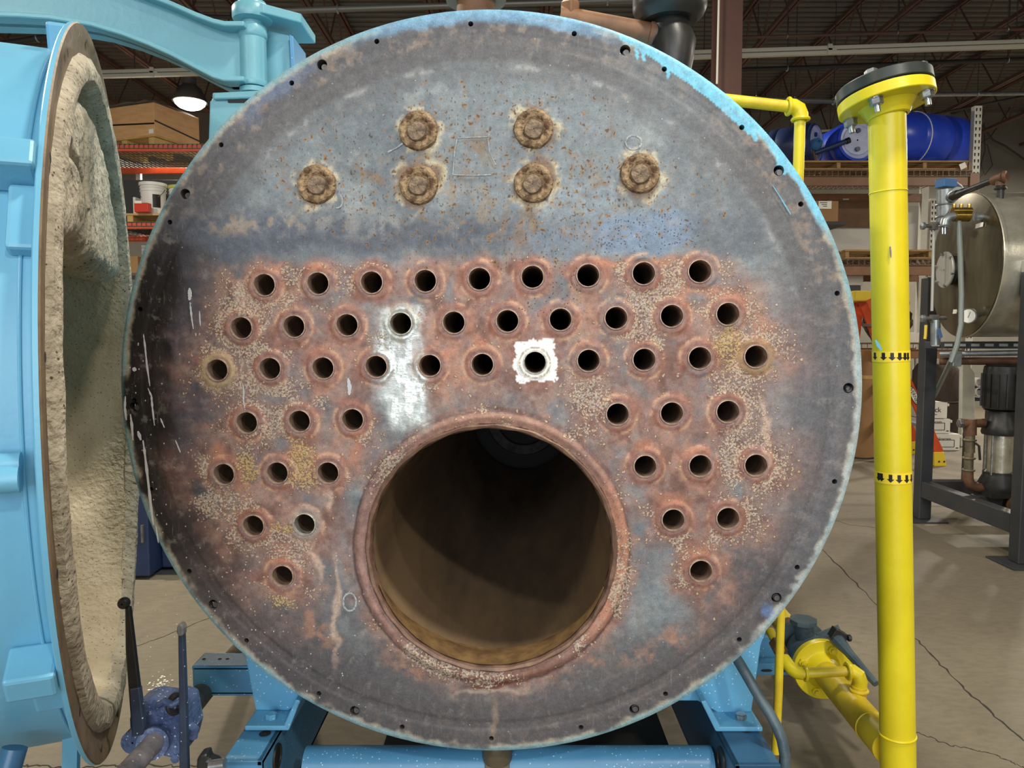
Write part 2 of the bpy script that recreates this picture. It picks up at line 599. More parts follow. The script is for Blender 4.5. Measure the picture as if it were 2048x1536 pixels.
# long light rails (two channels clipped together) crossing the ceiling
def rail(name, label, a, b, d, h, joints):
    A, B = P(a[0], a[1], d), P(b[0], b[1], d)
    t = thing(name, label, 'rail', A, 'pale metal rails slung under the joists')
    MB().bar(A + Z * h * .5, B + Z * h * .5, .05, h * .8).build('upper_channel', 'cream_strip', t, 0, .004)
    MB().bar(A - Z * h * .5, B - Z * h * .5, .05, h * .8).build('lower_channel', 'cream_strip', t, 0, .004)
    for j in joints:
        q = A.lerp(B, j)
        MB().box(q - Y * .03, (.05, .03, h * 2.3)).box(q - Y * .03 + X * .02, (.1, .03, h * .5)).build('clip', 'cream_strip', t, 0, .003)
    for j in (.1, .5, .9):
        q = A.lerp(B, j)
        MB().cyl(q, (q.x, q.y, CEIL + .04), .006, seg=6).build('hanger_rod', 'dark_steel', t)
rail('light_rail', 'pale light rail hung across the roof right of the brown column', (1330, 112), (2110, 86), 8.3, .05, (.42, .93))
rail('light_rail', 'pale light rail hung behind the hinge arm on the left', (120, 151), (420, 143), 9.2, .05, (.62,))
rail('light_rail', 'pale rail low under the roof behind the blue drums', (1560, 272), (1760, 262), 12.6, .07, (.3,))
def conduit(label, a, b, d, r, m='conduit', d2=None):
    A, B = P(a[0], a[1], d), P(b[0], b[1], d2 or d)
    t = thing('conduit_pipe', label, 'conduit', A, 'pipes and conduits under the roof')
    MB().cyl(A, B, r, seg=12).build('pipe', m, t)
    for j in (.15, .5, .85):
        q = A.lerp(B, j)
        MB().torus(q, B - A, r * 1.15, r * .35, 12, 6).build('clamp', 'galvanised', t)
        MB().cyl(q, (q.x, q.y, CEIL + .04), .005, seg=6).build('hanger_rod', 'dark_steel', t)
conduit('thin bright conduit running above the top of the boiler', (560, 22), (1330, -2), 7.0, .028)
conduit('dark pipe under the roof behind the yellow flange', (1480, 196), (1700, 204), 9.6, .03)
conduit('grey conduit under the roof right of the yellow flange', (1800, 190), (2110, 186), 11.0, .03, 'galvanised')
conduit('dark thin pipe crossing the roof above the hinge arm', (120, 28), (560, 36), 8.5, .022, 'dark_steel')
conduit('long dark pipe under the roof just left of the flaking door top', (-40, 95), (190, 58), 8.0, .03, 'dark_steel')
conduit('black pipe crossing the roof joists above the yellow elbow', (1480, 140), (2110, 116), 8.9, .026, 'dark_steel')
conduit('red-brown bridging pipe across the joists at upper right', (1480, 75), (2110, 56), 8.0, .016, 'joist_brown')
o = MB().path([P(1480, 262, 12.0), P(1640, 268, 12.0), P(1790, 245, 11.6), P(2060, 190, 11.2)], .02, 8).build('slack_cable', 'dark_steel')
tag(o, 'dark slack cable drooping under the roof behind the drums', 'cable')
o = MB().path([P(1965, 250, 13.9), P(1985, 280, 13.9), P(2010, 292, 13.9), P(2050, 320, 13.9)], .018, 8).build('wall_cable', 'dark_steel')
tag(o, 'thick dark cable sagging on the grey wall beside the rack', 'cable')
o = MB().path([P(1968, 245, 13.95), P(1970, 300, 13.95), P(1962, 330, 13.95), P(1970, 350, 13.95), P(1985, 330, 13.95), P(1975, 290, 13.95), P(1962, 285, 13.95), P(1980, 275, 13.95), P(2010, 232, 13.95), P(2020, 215, 13.95)], .008, 6).build('wall_cable', 'dark_steel')
tag(o, 'thin looped wire tangle hanging on the grey wall', 'cable')

# high-bay lamps
def high_bay(x, y, label):
    t = thing('high_bay_lamp', label, 'lamp', (x, y, LAMP_Z - .14), 'high-bay lamps')
    c = Vector((x, y, LAMP_Z))
    MB().lathe([(.03, .22), (.09, .2), (.1, .1), (.16, .05), (.23, -.1), (.235, -.13), (.215, -.13), (.2, -.09), (.09, .03), (.01, .05)], c, Z, 28).build('reflector', 'lamp_body', t)
    MB().lathe([(.005, -.24), (.08, -.232), (.15, -.205), (.2, -.16), (.21, -.12), (.005, -.1)], c, Z, 28).build('lens', 'lamp_glass', t)
    MB().cyl(c + Z * .2, (x, y, CEIL), .008, seg=8).build('hanger', 'dark_steel', t)
for i, (x, y) in enumerate(LAMPS):
    high_bay(x, y, 'glowing high-bay lamp hung above the plywood crate' if i == 6 else 'unseen high-bay lamp, %s of the set, added overhead for light' % ordn[i])
# ================================================================== boiler
YAW = math.atan(66 / FPX)
NN = Vector((math.sin(YAW), math.cos(YAW), 0))      # into the boiler
UU = Vector((math.cos(YAW), -math.sin(YAW), 0))     # to the right across its face
q = ray(985, 760)
P0 = CAM + q * (1.63 / q.y)
BC = P0 + UU * -.0205 + Z * -.0278                   # centre of the tube sheet
RB = .822
def B(u, v, n):
    return BC + UU * u + Z * v + NN * n
def S(px, py):                                       # pixel on the tube sheet -> its (u, v)
    r = ray(px, py)
    w_ = CAM + r * ((BC - CAM).dot(NN) / r.dot(NN)) - BC
    return w_.dot(UU), w_.dot(Z)

TUBES = [(530, 570), (637, 567), (744, 565), (851, 562), (959, 558), (1065, 554), (1176, 551), (1287, 547), (1399, 543),
         (484, 656), (589, 653), (695, 650), (802, 647), (908, 645), (1015, 642), (1121, 639), (1232, 636), (1343, 632), (1455, 628),
         (436, 740), (541, 737), (647, 736), (753, 733), (860, 731), (965, 729), (1070, 725), (1177, 721), (1288, 719), (1399, 716), (1511, 713),
         (495, 845), (600, 842), (706, 839), (1235, 828), (1343, 826), (1455, 823),
         (449, 948), (556, 945), (657, 945), (1290, 932), (1400, 931), (1511, 930),
         (508, 1051), (610, 1048), (1346, 1039), (1455, 1036), (566, 1151), (1401, 1141)]
STAYS = [(837, 262), (1067, 258), (634, 369), (838, 370), (1067, 367), (1280, 347)]
TUV = [S(*t) for t in TUBES]
FC = S(981, 1098)
FR = .277                                            # furnace opening radius
SMALL = [(RB - .030, math.radians(91.8 + 14.95 * k)) for k in range(24)]
BIG_ANG = [116.1, 146.4, -177.5, -141.8, -112.1, -64.6, -34.9, .9, 37.0, 67.4]
TR = .0232                                           # tube bore radius

boiler = thing('fire_tube_boiler', 'large round boiler end with rusty tube holes and a big furnace opening', 'boiler', (BC.x, BC.y + .5, .45))

def hashgrid(n, seed):
    return np.random.RandomState(seed).rand(n, n)
def vnoise(x, y, scale, seed, octaves=4, gain=.5):
    out = np.zeros_like(x)
    amp, tot = 1.0, 0.0
    for o_ in range(octaves):
        g = hashgrid(256, seed + o_)
        xs, ys = x * scale, y * scale
        xi, yi = np.floor(xs).astype(int), np.floor(ys).astype(int)
        fx, fy = xs - xi, ys - yi
        fx, fy = fx * fx * (3 - 2 * fx), fy * fy * (3 - 2 * fy)
        a, b_ = g[xi % 256, yi % 256], g[(xi + 1) % 256, yi % 256]
        c_, d_ = g[xi % 256, (yi + 1) % 256], g[(xi + 1) % 256, (yi + 1) % 256]
        out += amp * ((a * (1 - fx) + b_ * fx) * (1 - fy) + (c_ * (1 - fx) + d_ * fx) * fy)
        tot += amp
        amp *= gain
        scale *= 2.03
    return out / tot
def sstep(a, b_, x):
    t = np.clip((x - a) / (b_ - a), 0, 1)
    return t * t * (3 - 2 * t)

def tube_sheet():
    step = .0037
    g = np.arange(-RB, RB, step)
    gx, gy = np.meshgrid(g, g)
    gx = gx + (np.arange(len(g)) % 2)[:, None] * step / 2
    keep = np.hypot(gx, gy) < RB - .003
    holes = [(u, v, TR + .0032, 28) for u, v in TUV] + [(FC[0], FC[1], FR + .004, 160)]
    holes += [(r * math.cos(a), r * math.sin(a), .0056, 14) for r, a in SMALL]
    holes += [((RB - .030) * math.cos(math.radians(a)), (RB - .030) * math.sin(math.radians(a)), .0112, 20) for a in BIG_ANG]
    for u, v, r, n in holes:
        keep &= np.hypot(gx - u, gy - v) > r + step * .45
    pts = [(RB * math.cos(2 * PI * i / 640), RB * math.sin(2 * PI * i / 640)) for i in range(640)]
    loops = [list(range(640))]
    for u, v, r, n in holes:
        b_ = len(pts)
        pts += [(u + r * math.cos(2 * PI * i / n), v + r * math.sin(2 * PI * i / n)) for i in range(n)]
        loops.append(list(range(b_, b_ + n)))
    nb = len(pts)
    pts = np.concatenate([np.array(pts), np.c_[gx[keep], gy[keep]]])
    edges = [(l[i], l[(i + 1) % len(l)]) for l in loops for i in range(len(l))]
    res = delaunay_2d_cdt([Vector((a, b_)) for a, b_ in pts], edges, [], 0, 1e-7, True)
    vv = np.array([tuple(p) for p in res[0]])
    ff = np.array([f for f in res[2]])
    cen = vv[ff].mean(1)
    ok = np.hypot(cen[:, 0], cen[:, 1]) < RB
    for u, v, r, n in holes:
        ok &= np.hypot(cen[:, 0] - u, cen[:, 1] - v) > r * math.cos(PI / n) * .999
    ff = ff[ok]
    orig = {}
    for i, lst in enumerate(res[3]):
        for k in lst:
            orig[k] = i
    u, v = vv[:, 0], vv[:, 1]
    rad = np.hypot(u, v)
    # ---- where each vertex lies in the reference frame, to lay the stains out
    w_ = np.array(BC)[None, :] + u[:, None] * np.array(UU) + v[:, None] * np.array(Z) - np.array(CAM)
    dep = w_ @ np.array(F_)
    px = 1024 + FPX * (w_ @ np.array(R_)) / dep
    py = 768 - FPX * (w_ @ np.array(U_)) / dep
    # ---- relief
    h = (vnoise(u + 3, v + 3, 9, 1) - .5) * .0016 + (vnoise(u + 3, v + 3, 60, 5, 3) - .5) * .0008
    dt = np.full(len(u), 9.0)
    tid = np.zeros(len(u), int)
    for k, (a, b_) in enumerate(TUV):
        d = np.hypot(u - a, v - b_)
        m_ = d < dt
        dt[m_] = d[m_]
        tid[m_] = k
    wob = (vnoise(u + 3, v + 3, 45, 11, 3) - .5)
    h += np.exp(-((dt - .033 - wob * .006) / .0058) ** 2) * (.0028 + wob * .004)
    df = np.hypot(u - FC[0], v - FC[1])
    h += np.exp(-((df - FR - .021) / .010) ** 2) * (.006 + wob * .005)
    h -= np.exp(-((df - FR - .036 - wob * .006) / .0035) ** 2) * .002
    h -= sstep(RB - .075, RB - .068, rad) * .0015
    h += sstep(RB - .052, RB - .046, rad) * .0012
    h -= sstep(RB - .006, RB, rad) * .003
    # ---- colour
    n1 = vnoise(u + 3, v + 3, 4, 21, 5)
    n2 = vnoise(u + 3, v + 3, 14, 31, 5, .6)
    n3 = vnoise(u + 3, v + 3, 45, 41, 4, .6)
    n4 = vnoise(u * 6 + 9, v + 3, 12, 51, 4)           # vertical streaks
    wx, wy = (n2 - .5) * 60, (vnoise(u + 8, v + 2, 12, 61, 5, .6) - .5) * 60
    X_, Y_ = px + wx, py + wy                           # frame position with ragged edges
    col = np.zeros((len(u), 3))
    def L3(c):
        return np.array(lin(c))
    def lay(mask, c, amount=1.0):
        k = np.clip(mask * amount, 0, 1)[:, None]
        col[:] = col * (1 - k) + L3(c)[None, :] * k
    def blob(x, y, rx, ry, soft=.5, rot=0.0):
        a = math.radians(rot)
        dx, dy = X_ - x, Y_ - y
        e = np.hypot((dx * math.cos(a) + dy * math.sin(a)) / rx, (-dx * math.sin(a) + dy * math.cos(a)) / ry)
        return 1 - sstep(1 - soft, 1 + soft * .4, e)
    col[:] = L3((118, 127, 132))
    lay(sstep(.35, .7, n1), (98, 106, 112), .85)
    lay(sstep(.5, .7, n2), (140, 146, 147), .6)
    lay(sstep(.55, .8, n4), (120, 116, 114), .5)
    # the outer land: brown-grey rings of gasket dirt
    ang = np.arctan2(v, u)
    an = vnoise(np.cos(ang) * 3 + 9, np.sin(ang) * 3 + 9 + rad * 8, 3, 71, 4)
    ringn = vnoise(rad * 40 + 4, ang * .8 + 9, 1.0, 81, 4)
    lay(sstep(RB - .165, RB - .13, rad + wob * .02), (106, 108, 111), .75)
    lay(sstep(RB - .115, RB - .10, rad + wob * .012), (96, 94, 96), .85)
    lay(np.exp(-((rad - (RB - .118)) / .006) ** 2) * sstep(.48, .66, n3) * sstep(.42, .6, n2), (158, 158, 158), .6)
    lay(sstep(.5, .68, ringn) * sstep(RB - .12, RB - .1, rad), (86, 84, 88), .6)
    lay(sstep(.52, .66, n3) * sstep(RB - .075, RB - .06, rad), (150, 132, 116), .45)
    # left flank black: soot plus the door's shade in the colour; foot dark
    soot_shade = sstep(400, 335, X_) * sstep(420, 560, Y_) * sstep(1240, 1090, Y_)
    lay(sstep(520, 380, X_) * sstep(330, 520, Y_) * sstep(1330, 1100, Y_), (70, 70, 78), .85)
    lay(soot_shade, (36, 33, 34), .97)
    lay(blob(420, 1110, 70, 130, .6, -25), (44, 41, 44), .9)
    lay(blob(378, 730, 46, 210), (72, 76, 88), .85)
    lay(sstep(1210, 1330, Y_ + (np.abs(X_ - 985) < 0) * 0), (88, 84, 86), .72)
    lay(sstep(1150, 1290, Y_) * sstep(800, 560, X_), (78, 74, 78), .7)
    lay(blob(470, 1180, 160, 110), (84, 74, 74), .5)
    lay(blob(1500, 1180, 150, 120), (78, 79, 84), .8)
    lay(sstep(1540, 1600, X_) * sstep(500, 700, Y_), (94, 95, 100), .7)
    # upper plate: washed band and dark tide mark
    lay(blob(760, 475, 420, 44, .6), (84, 90, 102), .9)
    lay(blob(480, 460, 120, 60), (92, 98, 112), .7)
    lay(blob(1290, 462, 130, 48, .35), (112, 130, 152), .95)
    lay(blob(1110, 478, 110, 40), (112, 124, 138), .7)
    lay(blob(1450, 470, 90, 60), (92, 98, 106), .7)
    lay(blob(1160, 395, 210, 45), (126, 140, 150), .6)
    lay(blob(640, 440, 260, 40) * sstep(.35, .6, n3), (138, 138, 136), .5)
    lay(blob(520, 445, 130, 24) * sstep(.5, .6, n3), (158, 138, 118), .6)
    lay(blob(1340, 190, 190, 60, .7, 38), (110, 118, 124), .5)
    lay(blob(560, 170, 120, 26, .7, -38), (98, 116, 144), .7)
    # rust field around the tubes
    zone = np.zeros(len(u))
    for k, (a, b_) in enumerate(TUBES):
        zone = np.maximum(zone, np.exp(-(np.hypot(X_ - a, Y_ - b_) / 78) ** 2))
    zone = np.maximum(zone, .9 * np.exp(-((df * 900 - 262 - wob * 30) / 34) ** 2))
    zone *= sstep(505, 545, Y_)
    for x, y, rx, ry, s_ in [(770, 1080, 70, 150, 1), (1320, 1190, 60, 120, .9), (800, 770, 75, 130, 1), (690, 800, 30, 60, .4), (610, 600, 18, 40, .5),
                             (900, 600, 16, 60, .8), (1115, 570, 22, 60, .8), (1080, 610, 50, 25, .7), (1225, 600, 22, 40, .7), (1255, 690, 40, 20, .7),
                             (740, 640, 40, 30, .7), (1390, 600, 40, 25, .7), (780, 610, 60, 36, .6), (1285, 985, 50, 30, .8), (675, 590, 26, 50, .5),
                             (560, 890, 26, 26, .6), (720, 990, 40, 36, .9), (540, 795, 30, 20, .5), (1420, 560, 60, 30, .4)]:
        zone *= 1 - blob(x, y, rx, ry, .8) * s_
    zone = np.clip(zone * 1.35, 0, 1) * (.72 + .5 * (n2 - .2))
    zone = np.clip(zone, 0, 1)
    zone = np.clip(zone * sstep(.2, .5, .35 * n2 + .65 * vnoise(u + 2, v + 9, 20, 111, 5, .6)) * 1.15, 0, 1)
    lay(zone, (144, 107, 95), .92)
    lay(zone * sstep(.5, .72, n2), (122, 86, 78), .75)
    lay(zone * sstep(.55, .75, n1) * sstep(900, 500, Y_), (166, 126, 106), .65)
    lay(zone * sstep(.52, .68, vnoise(u + 5, v + 1, 22, 91, 4)), (172, 132, 114), .65)
    lay(zone * sstep(.54, .64, n3), (146, 132, 124), .6)
    lay(zone * sstep(.56, .70, vnoise(u + 7, v + 4, 30, 121, 4)), (106, 74, 66), .65)
    # ring of orange round every tube, strongest on some
    rr = np.random.RandomState(3).rand(len(TUBES))
    sh = rr[tid]
    halo = np.exp(-((dt - .036 - wob * .012) / .012) ** 2)
    lay(halo * sstep(.3, .6, n2 + sh * .25), (154, 102, 84), .68)
    lay(np.exp(-((dt - .043) / .0035) ** 2) * sstep(.45, .6, n3), (196, 158, 128), .65)
    lay(np.exp(-((dt - .031) / .0055) ** 2) * sstep(.35, .6, n3), (130, 98, 96), .65)
    lay(np.exp(-((dt - .0275) / .002) ** 2), (176, 150, 136), .6)
    for k, c_, a_ in [(12, (150, 142, 120), .9), (19, (170, 150, 114), .85), (29, (156, 134, 90), .6), (43, (150, 148, 140), .5)]:
        lay((tid == k) * np.exp(-((dt - .033) / .009) ** 2), c_, a_)
    # orange run-offs above and below tubes
    for x, y, rx, ry in [(632, 535, 36, 22), (540, 535, 30, 14), (1440, 585, 45, 20), (1520, 655, 22, 45), (1370, 590, 20, 30), (1220, 530, 50, 14), (1330, 525, 50, 14), (900, 690, 24, 20),
                         (720, 890, 16, 50), (560, 1105, 34, 28), (600, 905, 40, 20), (960, 690, 20, 22), (430, 910, 26, 26), (1395, 1090, 40, 22), (1350, 990, 40, 20), (1290, 890, 30, 18), (1390, 890, 30, 18)]:
        lay(blob(x, y, rx, ry, .8), (180, 122, 94), .6)
    # furnace throat: pinkish flange, orange on the right
    ring = sstep(FR + .034, FR + .028, df + wob * .004)
    fang = np.arctan2(v - FC[1], u - FC[0])
    lay(ring, (148, 114, 104), .85)
    lay(ring * sstep(.35, .7, n3), (124, 96, 92), .5)
    lay(ring * sstep(.9, .2, np.abs(fang + .1)), (184, 128, 102), .8)
    lay(ring * sstep(1.0, .3, np.abs(fang - 1.5)), (164, 126, 108), .6)
    lay(ring * sstep(.9, .3, np.abs(fang + PI / 2)), (120, 82, 66), .8)
    lay(np.exp(-((df - FR - .034 - wob * .008) / .0026) ** 2), (86, 66, 64), .7)
    lay(blob(985, 1372, 60, 9, .5), (112, 58, 42), .9)
    lay(blob(985, 1385, 90, 6, .6), (166, 152, 138), .6)
    lay(blob(985, 1440, 10, 50, .6), (150, 128, 106), .5)
    # rust creeping below the furnace
    for x, y, rx, ry, rot in [(1330, 1290, 110, 22, -28), (620, 1240, 120, 26, 40), (820, 1340, 70, 16, 20), (1190, 1330, 60, 18, -20), (1480, 1320, 120, 16, -35)]:
        lay(blob(x, y, rx, ry, .9, rot) * sstep(.4, .6, n3), (158, 118, 96), .75)
    # pale run streaks
    for x, y, rx, ry in [(675, 1215, 9, 120), (632, 1120, 7, 50), (480, 775, 5, 60), (485, 590, 8, 40), (1525, 870, 8, 80), (650, 1000, 10, 30)]:
        lay(blob(x, y, rx, ry, .7), (198, 170, 150), .6)
    # upper plate: brown stains, drips under the stays, gasket drawing
    for x, y in STAYS:
        d = np.hypot(X_ - x, Y_ - y)
        lay(np.exp(-((d - 46) / 9) ** 2) * sstep(.42, .6, n3), (196, 184, 150), .75)
        lay(blob(x, y, 46, 46, .3), (120, 90, 60), .8)
    for x, y, rx, ry, rot in [(838, 315, 20, 22, 0), (1067, 312, 20, 20, 0), (846, 430, 10, 50, 0), (1062, 440, 12, 80, 0), (745, 350, 50, 8, 38), (1180, 370, 55, 9, -40), (1215, 360, 40, 8, 45), (950, 300, 26, 26, 0), (930, 340, 36, 7, -50)]:
        lay(blob(x, y, rx, ry, .9, rot) * sstep(.35, .55, n3), (126, 102, 74), .75)
    lay(blob(1010, 400, 330, 120, .8) * sstep(.56, .68, n3), (146, 122, 88), .45)
    lay(blob(1020, 475, 60, 60, .9) * sstep(.52, .62, n4), (126, 98, 72), .6)
    # blued steel polished bare, white primer square
    bare = blob(800, 700, 55, 60, .5) + blob(812, 770, 58, 110, .4) + .8 * blob(800, 640, 50, 30)
    bare = np.clip(bare, 0, 1) * sstep(.022, .03, dt) * (.55 + .6 * sstep(.35, .6, vnoise(u * 2 + 4, v * .7 + 4, 30, 141, 4)))
    bare = np.clip(bare, 0, 1)
    lay(bare, (172, 177, 174), .95)
    lay(bare * blob(810, 800, 50, 90, .5), (196, 201, 197), .7)
    whit = (np.maximum(np.abs(px + (n3 - .5) * 34 - 1070), np.abs(py + (vnoise(u + 1, v + 2, 60, 131, 3) - .5) * 30 - 722)) < 41) * 1.0
    lay(whit, (238, 234, 216), .97)
    lay(whit * np.exp(-((dt - .0335) / .002) ** 2), (110, 104, 96), .8)
    # rim: cream scale and blue paint creeping round the edge
    lay(sstep(RB - .022, RB - .012, rad + (n3 - .5) * .02) * sstep(.30, .5, n2), (164, 156, 138), .8)
    lay(sstep(RB - .014, RB - .006, rad + (n2 - .5) * .02), (112, 158, 170), .75)
    lay(sstep(RB - .034, RB - .02, rad + (n3 - .5) * .02) * sstep(1.15, 1.35, ang) * sstep(2.0, 1.75, ang), (106, 156, 190), .75)
    lay(sstep(RB - .019, RB - .013, rad + (n2 - .5) * .014) * sstep(.42, .5, ang) * sstep(1.13, 1.07, ang), (108, 174, 200), .95)
    lay(sstep(RB - .018, RB - .008, rad + (n3 - .5) * .03) * sstep(.25, .05, ang) * sstep(-.9, -.6, ang), (158, 166, 166), .75)
    for x, y, x2, y2, w_2 in [(1270, 84, 1275, 116, 3.5), (1282, 92, 1288, 120, 3.5), (1328, 112, 1337, 152, 3.5), (1500, 246, 1512, 280, 4), (1562, 310, 1567, 345, 5), (1556, 315, 1558, 335, 4), (1245, 74, 1300, 100, 7), (1290, 98, 1420, 190, 7), (1420, 190, 1500, 262, 7)]:
        ex, ey = x2 - x, y2 - y
        t = np.clip(((px - x) * ex + (py - y) * ey) / (ex * ex + ey * ey), 0, 1)
        d = np.hypot(px - x - t * ex, py - y - t * ey)
        lay((d < w_2) * 1.0, (104, 174, 200), .95)
    lay(blob(1540, 1226, 16, 14, .8), (92, 124, 176), .7)
    # masks for the fine flecks laid by the material
    crust = zone * np.clip(sstep(.45, .62, vnoise(u + 1, v + 6, 9, 101, 4)) + .25, 0, 1) * sstep(.03, .045, dt)
    for x, y, rx, ry in [(605, 915, 40, 70), (605, 960, 50, 30), (490, 930, 30, 60), (1450, 690, 45, 70), (1460, 910, 40, 90), (1180, 800, 50, 50), (500, 620, 50, 40), (555, 775, 50, 24), (560, 1050, 36, 12), (420, 1000, 50, 60), (560, 1210, 40, 20), (640, 800, 30, 20), (520, 870, 60, 20)]:
        crust = np.maximum(crust, blob(x, y, rx, ry, .8) * 1.0)
    yel = np.clip(blob(605, 920, 40, 80) + blob(560, 1050, 50, 14) + blob(490, 950, 34, 50) + blob(1455, 700, 40, 60) + blob(560, 1215, 50, 20) * .7, 0, 1)
    pits = np.clip(blob(1010, 400, 420, 140, .7) + blob(1000, 210, 360, 90, .8) * .6 + blob(640, 330, 160, 120, .8) * .6, 0, 1) * sstep(RB - .1, RB - .16, rad)
    splat = np.clip(sstep(900, 500, X_) * sstep(900, 1100, Y_) + sstep(440, 330, X_) * sstep(560, 700, Y_) * .5, 0, 1)
    dots = np.clip(blob(1280, 465, 140, 50, .4) + blob(1120, 560, 40, 80) * .8 + blob(1080, 620, 60, 30), 0, 1)
    # ---- assemble
    me = bpy.data.meshes.new('tube_sheet')
    nv = len(vv)
    co = np.c_[u, v, h]                                  # local x right, y up, z toward the viewer
    allv = [tuple(p) for p in co]
    faces = [tuple(f) for f in ff.tolist()]
    k0 = nv
    for li, l in enumerate(loops):
        dep_ = .05 if li == 0 else .022
        ids = [orig[i] for i in l]
        base = len(allv)
        for i in ids:
            allv.append((vv[i][0], vv[i][1], -dep_))
        n = len(l)
        for i in range(n):
            j = (i + 1) % n
            faces.append((ids[i], ids[j], base + j, base + i))
    ne = len(allv) - nv
    me.from_pydata(allv, [], faces)
    lay(sstep(820, 1050, Y_) * sstep(1200, 1300, X_) * zone, (118, 82, 72), .35)
    lum = col.mean(1, keepdims=True)
    col[:] = np.clip(col * (lum / .16) ** .22 * 1.05, 0, 1)
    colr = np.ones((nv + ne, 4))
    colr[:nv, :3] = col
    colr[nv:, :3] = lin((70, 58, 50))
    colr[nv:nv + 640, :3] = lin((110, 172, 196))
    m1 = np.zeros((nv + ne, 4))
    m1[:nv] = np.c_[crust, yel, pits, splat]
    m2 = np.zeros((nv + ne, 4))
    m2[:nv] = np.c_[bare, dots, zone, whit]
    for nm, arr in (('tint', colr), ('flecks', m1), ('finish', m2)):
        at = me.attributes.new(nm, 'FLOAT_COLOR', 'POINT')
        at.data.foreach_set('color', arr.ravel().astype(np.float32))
    me.polygons.foreach_set('use_smooth', [True] * len(me.polygons))
    me.set_sharp_from_angle(angle=math.radians(50))
    me.materials.append(sheet_material())
    o = bpy.data.objects.new('tube_sheet', me)
    C.objects.link(o)
    o.parent = boiler
    o.location = BC - boiler.location
    o.rotation_euler = Matrix((UU, Z, -NN)).transposed().to_euler()
    return o

